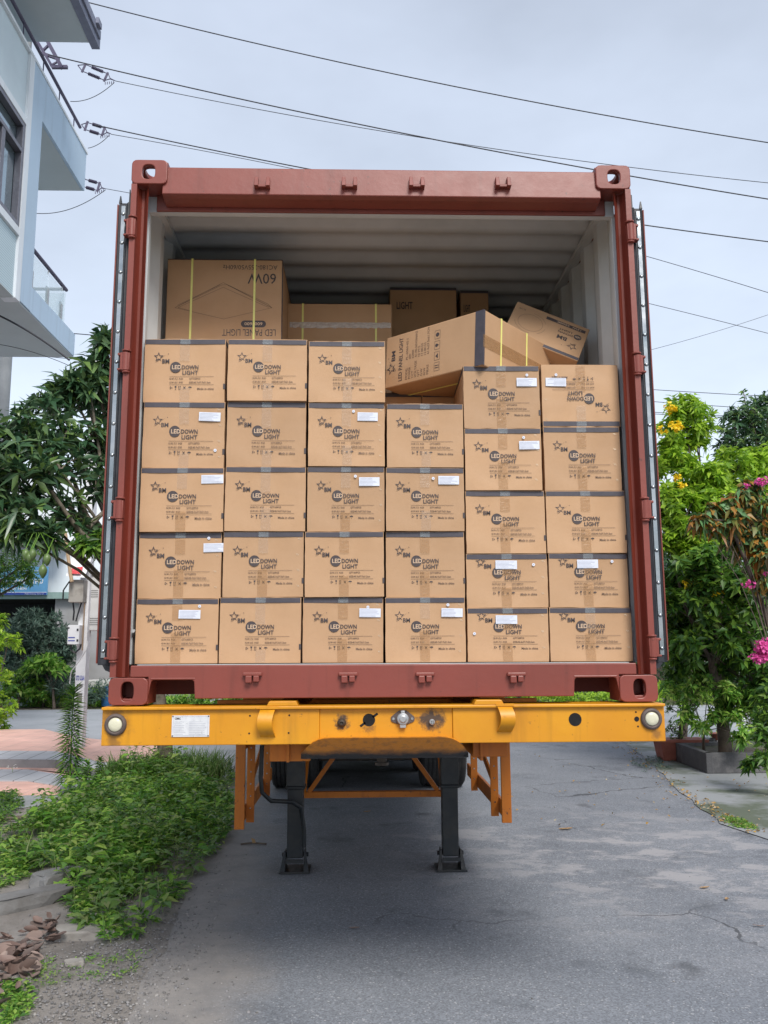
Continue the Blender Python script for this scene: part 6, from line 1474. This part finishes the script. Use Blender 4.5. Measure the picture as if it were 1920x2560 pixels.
def pot(px, py, Y, r, h, m_, lab, rect_=False):
    p = W(px, py, Y); t = thing('plant_pot', (p[0], Y, .012), lab, 'pot', None); b = MB()
    if rect_: b.hexa([(p[0] - r, Y - r * .5, .012), (p[0] + r, Y - r * .5, .012), (p[0] + r, Y + r * .5, .012), (p[0] - r, Y + r * .5, .012)], [(p[0] - r * 1.15, Y - r * .6, h), (p[0] + r * 1.15, Y - r * .6, h), (p[0] + r * 1.15, Y + r * .6, h), (p[0] - r * 1.15, Y + r * .6, h)]); b.box(p[0] - r * 1.2, p[0] + r * 1.2, Y - r * .66, Y + r * .66, h - .03, h + .01)
    else: b.lathe((p[0], Y, .012), (0, 0, 1), [(0, r * .7), (.02, r * .72), (h * .85, r * .95), (h * .86, r * 1.08), (h, r * 1.1), (h - .01, r * .95), (h - .04, r * .9)], 22)
    b.build('pot_body', m_, t, bevel=.004); return p
p = pot(1470, 1630, 9.0, .30, .30, terra, 'rectangular terracotta trough with a bonsai at the end of the chassis beam', True)
plant('bonsai_shrub', (p[0], 9.0, .25), 'sparse small leaved bonsai shrub in the terracotta trough', 'bonsai', [bW(1450, 1575, 9, 26), bW(1500, 1520, 9, 28), bW(1480, 1470, 9.2, 26), bW(1525, 1500, 9.2, 26), bW(1450, 1530, 9, 22), bW(1470, 1600, 8.9, 24), bW(1540, 1450, 9.1, 28)], 42, mid_leaf, m=6, L=.055, Wd=.022, droop=.1, trunk_r=.035, gaps=.5)
for i, (px, py, Y) in enumerate(((1522, 1595, 9.8), (1554, 1584, 9.9))):
    p = W(px, py, Y); t = thing('plant_pot', (p[0], Y, 0), ['dark shallow bonsai pot on a stand behind the planter', 'small terracotta pot with green tufts behind the planter'][i], 'pot')
    b = MB(); z = p[2]; b.lathe((p[0], Y, z - .10), (0, 0, 1), [(0, .10), (.08, .15), (.10, .17), (.09, .14)], 18); b.build('pot_body', legpaint if i == 0 else terra, t, smooth=40)
    b = MB(); b.box(p[0] - .08, p[0] + .08, Y - .08, Y + .08, 0, z - .10); b.build('stand', cw, t)
    C = np.array([[p[0], Y, z + .06]] * 8) + RG.normal(scale=[.05, .05, .05], size=(8, 3)); v, f = whorls(C, np.tile([[0, 0, 1.]], (8, 1)), 9, .09, .02, .1, (.2, 1.0)); raw_mesh('plant_leaves', [(v, f, 0)], t, [MATS['mid_green_leaf'] if i == 0 else weed_leaf])
wmark = MB(); p = W(1610, 1570, 9.4); wmark.box(p[0] - .06, p[0] + .04, 9.4, 9.5, .01, .85); tag(wmark.build('white_post', hw_m, bevel=.01), 'white painted post behind the planter tree', 'post')
# flowering tree rooted in the planter
tb = (float(W(1568, 1620, 8.0)[0]), 8.0, .2)
limb = [([tb, V3(1560, 1545, 8.0), V3(1540, 1440, 8), V3(1555, 1330, 8.1)], .10, .04), ([V3(1545, 1450, 8), V3(1480, 1310, 8), V3(1462, 1240, 8)], .03, .015), ([V3(1490, 1110, 8.2), V3(1482, 1090, 8.2), V3(1478, 1050, 8.3)], .02, .012), ([V3(1660, 1480, 7.6), V3(1610, 1350, 7.6), V3(1585, 1260, 7.4)], .03, .015)]
b_hi = [bW(1478, 880, 8.4, 30), bW(1462, 915, 8.4, 36), bW(1505, 905, 8.4, 38), bW(1500, 945, 8.4, 38), bW(1452, 955, 8.3, 28), bW(1470, 1000, 8.2, 36), bW(1520, 1040, 8, 52), bW(1460, 1060, 8, 46), bW(1590, 1020, 8.2, 52), bW(1645, 995, 8.3, 45), bW(1550, 1080, 7.9, 56), bW(1480, 1120, 7.8, 52), bW(1445, 1110, 8, 34), bW(1620, 1080, 8.2, 50), bW(1430, 1010, 8.2, 30), bW(1560, 1130, 7.7, 46), bW(1440, 1160, 7.9, 34), bW(1500, 1180, 7.8, 44), bW(1650, 1045, 8.2, 40)]
plant('flowering_tree', tb, 'lime green flowering tree with yellow blossoms right of the container, rooted in the planter', 'tree', b_hi, 60, bright_leaf, m=8, L=.15, Wd=.055, droop=.45, trunk_r=.06, limbs=limb, gaps=.22,
      flowers=[(W(1448, 880, 8.1), (.10, .08, .07), 22, yellow_flower, .05), (W(1460, 922, 8.0), (.14, .08, .09), 34, yellow_flower, .05), (W(1430, 928, 8.0), (.06, .05, .05), 10, yellow_flower, .05), (W(1462, 1031, 7.4), (.05, .04, .04), 9, yellow_flower, .045), (W(1472, 1049, 7.4), (.05, .04, .03), 9, yellow_flower, .045)])
b_lo = [bW(1470, 1190, 8.2, 46), bW(1540, 1180, 8.3, 55), bW(1450, 1260, 8.4, 36), bW(1520, 1270, 8.3, 60), bW(1600, 1240, 8.4, 60), bW(1460, 1330, 8.5, 42), bW(1540, 1350, 8.2, 55), bW(1620, 1340, 8.0, 60), bW(1470, 1400, 8.6, 44), bW(1550, 1430, 8.2, 46), bW(1630, 1440, 7.8, 55), bW(1600, 1500, 7.8, 42), bW(1655, 1530, 7.6, 40), bW(1520, 1460, 8.4, 34), bW(1460, 1455, 9.2, 34), bW(1570, 1540, 8.0, 26)]
plant('green_shrub_tree', (tb[0] + .75, 8.15, .2), 'dense mid green shrub under the flowering tree with a few yellow blooms', 'shrub', b_lo + [bW(1500, 1230, 7.5, 40), bW(1560, 1240, 7.4, 40), bW(1600, 1290, 7.3, 40), bW(1520, 1300, 7.5, 44), bW(1570, 1370, 7.4, 44), bW(1500, 1390, 7.6, 40), bW(1640, 1320, 7.2, 34), bW(1440, 1300, 7.8, 26), bW(1455, 1390, 7.9, 26), bW(1530, 1200, 7.4, 30)], 56, mid_leaf, m=7, L=.15, Wd=.065, droop=.5, trunk_r=.04, gaps=.30,
      flowers=[(W(1497, 1253, 7.5), (.05, .04, .04), 10, yellow_flower, .05), (W(1548, 1284, 7.4), (.07, .05, .06), 20, yellow_flower, .05), (W(1517, 1250, 7.5), (.05, .05, .05), 10, yellow_flower, .045), (W(1480, 1262, 7.5), (.03, .04, .03), 6, yellow_flower, .045)])
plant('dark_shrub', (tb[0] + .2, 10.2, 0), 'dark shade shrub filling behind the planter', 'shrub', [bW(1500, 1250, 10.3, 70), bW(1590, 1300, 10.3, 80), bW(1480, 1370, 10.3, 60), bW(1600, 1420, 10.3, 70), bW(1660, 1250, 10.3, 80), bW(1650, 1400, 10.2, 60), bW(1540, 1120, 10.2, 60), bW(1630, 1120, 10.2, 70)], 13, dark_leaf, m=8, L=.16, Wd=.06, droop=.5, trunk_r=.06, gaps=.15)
plant('mango_tree', (float(W(1620, 1200, 12)[0]), 12.0, 0), 'dark mango tree behind the flowering tree at the right edge', 'mango tree', [bW(1585, 905, 12, 26, .8), bW(1630, 890, 12, 32), bW(1640, 940, 12, 45), bW(1570, 960, 12, 34), bW(1600, 985, 12, 50), bW(1660, 1000, 12, 60), bW(1660, 880, 12, 34)], 26, mango_leaf, m=9, L=.22, Wd=.055, droop=.7, trunk_r=.1, gaps=.35, spread=(.7, 1.3))
b = MB(); pts = [V3(1632, 935, 11.8), V3(1622, 905, 11.8), V3(1612, 880, 11.8), V3(1605, 842, 11.8)]; t = thing('climbing_vine', (pts[0][0], 11.8, 0), 'thin leafy vine tip sticking up above the dark tree', 'vine'); b.tube([(pts[0][0], 11.8, 0)] + pts, .008, 5); b.build('stem', bark, t)
q = np.array([np.array(pts[1]) * (1 - u) + np.array(pts[3]) * u for u in np.linspace(0, 1, 12)]); v, f = whorls(q, sph(12), 3, .13, .06, .4); raw_mesh('leaves', [(v, f, 0)], t, [MATS['mid_green_leaf']])
# bougainvillea
plant('bougainvillea', (float(W(1700, 1600, 6.2)[0]), 6.2, 0), 'bougainvillea with drooping orange brown leaves and magenta flowers at the right edge', 'bougainvillea',
      [bW(1600, 1075, 6.1, 26, .6), bW(1545, 1100, 6.1, 22, .6), bW(1580, 1115, 6.1, 30, .7), bW(1640, 1110, 6.2, 40), bW(1625, 1150, 6.3, 40), bW(1600, 1170, 6.3, 28), bW(1650, 1195, 6.2, 40), bW(1515, 1125, 6.0, 18, .7), bW(1620, 1050, 6.2, 22, .6), bW(1555, 1140, 6.1, 22, .6), bW(1650, 1260, 6.2, 26)], 64, bract_leaf, m=6, L=.13, Wd=.07, droop=1.3, trunk_r=.016, gaps=.3, spread=(.8, 1.5),
      limbs=[([V3(1720, 1500, 6.3), V3(1650, 1320, 6.3), V3(1610, 1210, 6.2), V3(1575, 1125, 6.1), V3(1520, 1122, 6.0)], .04, .012)],
      flowers=[(W(1648, 1040, 6.0), (.10, .05, .04), 26, pink_flower, .035), (W(1612, 1050, 6.0), (.04, .04, .02), 7, pink_flower, .03), (W(1618, 1262, 6.0), (.08, .05, .04), 14, pink_flower, .035), (W(1655, 1400, 5.6), (.13, .1, .11), 110, pink_flower, .04), (W(1640, 1420, 5.6), (.10, .08, .06), 60, pink_flower, .035), (W(1658, 1240, 6.0), (.03, .04, .03), 6, pink_flower, .03)])
plant('leafy_shrub', (float(W(1680, 1700, 5.8)[0]), 5.9, 0), 'bright leafy branches hanging low at the right edge before the planter', 'shrub', [bW(1655, 1600, 5.9, 30), bW(1640, 1640, 5.9, 24, .7), bW(1660, 1560, 6.0, 30), bW(1615, 1650, 6.0, 12, .6), bW(1668, 1500, 6.0, 34)], 46, mid_leaf, m=7, L=.12, Wd=.04, droop=.6, trunk_r=.03)
plant('leafy_shrub', (tb[0] - .2, 8.3, .2), 'bright five fingered shrub leaves around the trunk in the planter', 'shrub', [bW(1480, 1540, 7.8, 28), bW(1510, 1570, 7.7, 20, .7), bW(1500, 1500, 7.8, 30), bW(1620, 1560, 7.5, 30), bW(1600, 1590, 7.4, 18, .7), bW(1450, 1490, 8.0, 22), bW(1520, 1480, 7.8, 22), bW(1560, 1500, 7.7, 30), bW(1590, 1540, 7.7, 26), bW(1545, 1540, 7.8, 18), bW(1575, 1490, 7.7, 22)], 44, weed_leaf, m=7, L=.12, Wd=.042, droop=.6, trunk_r=.02)
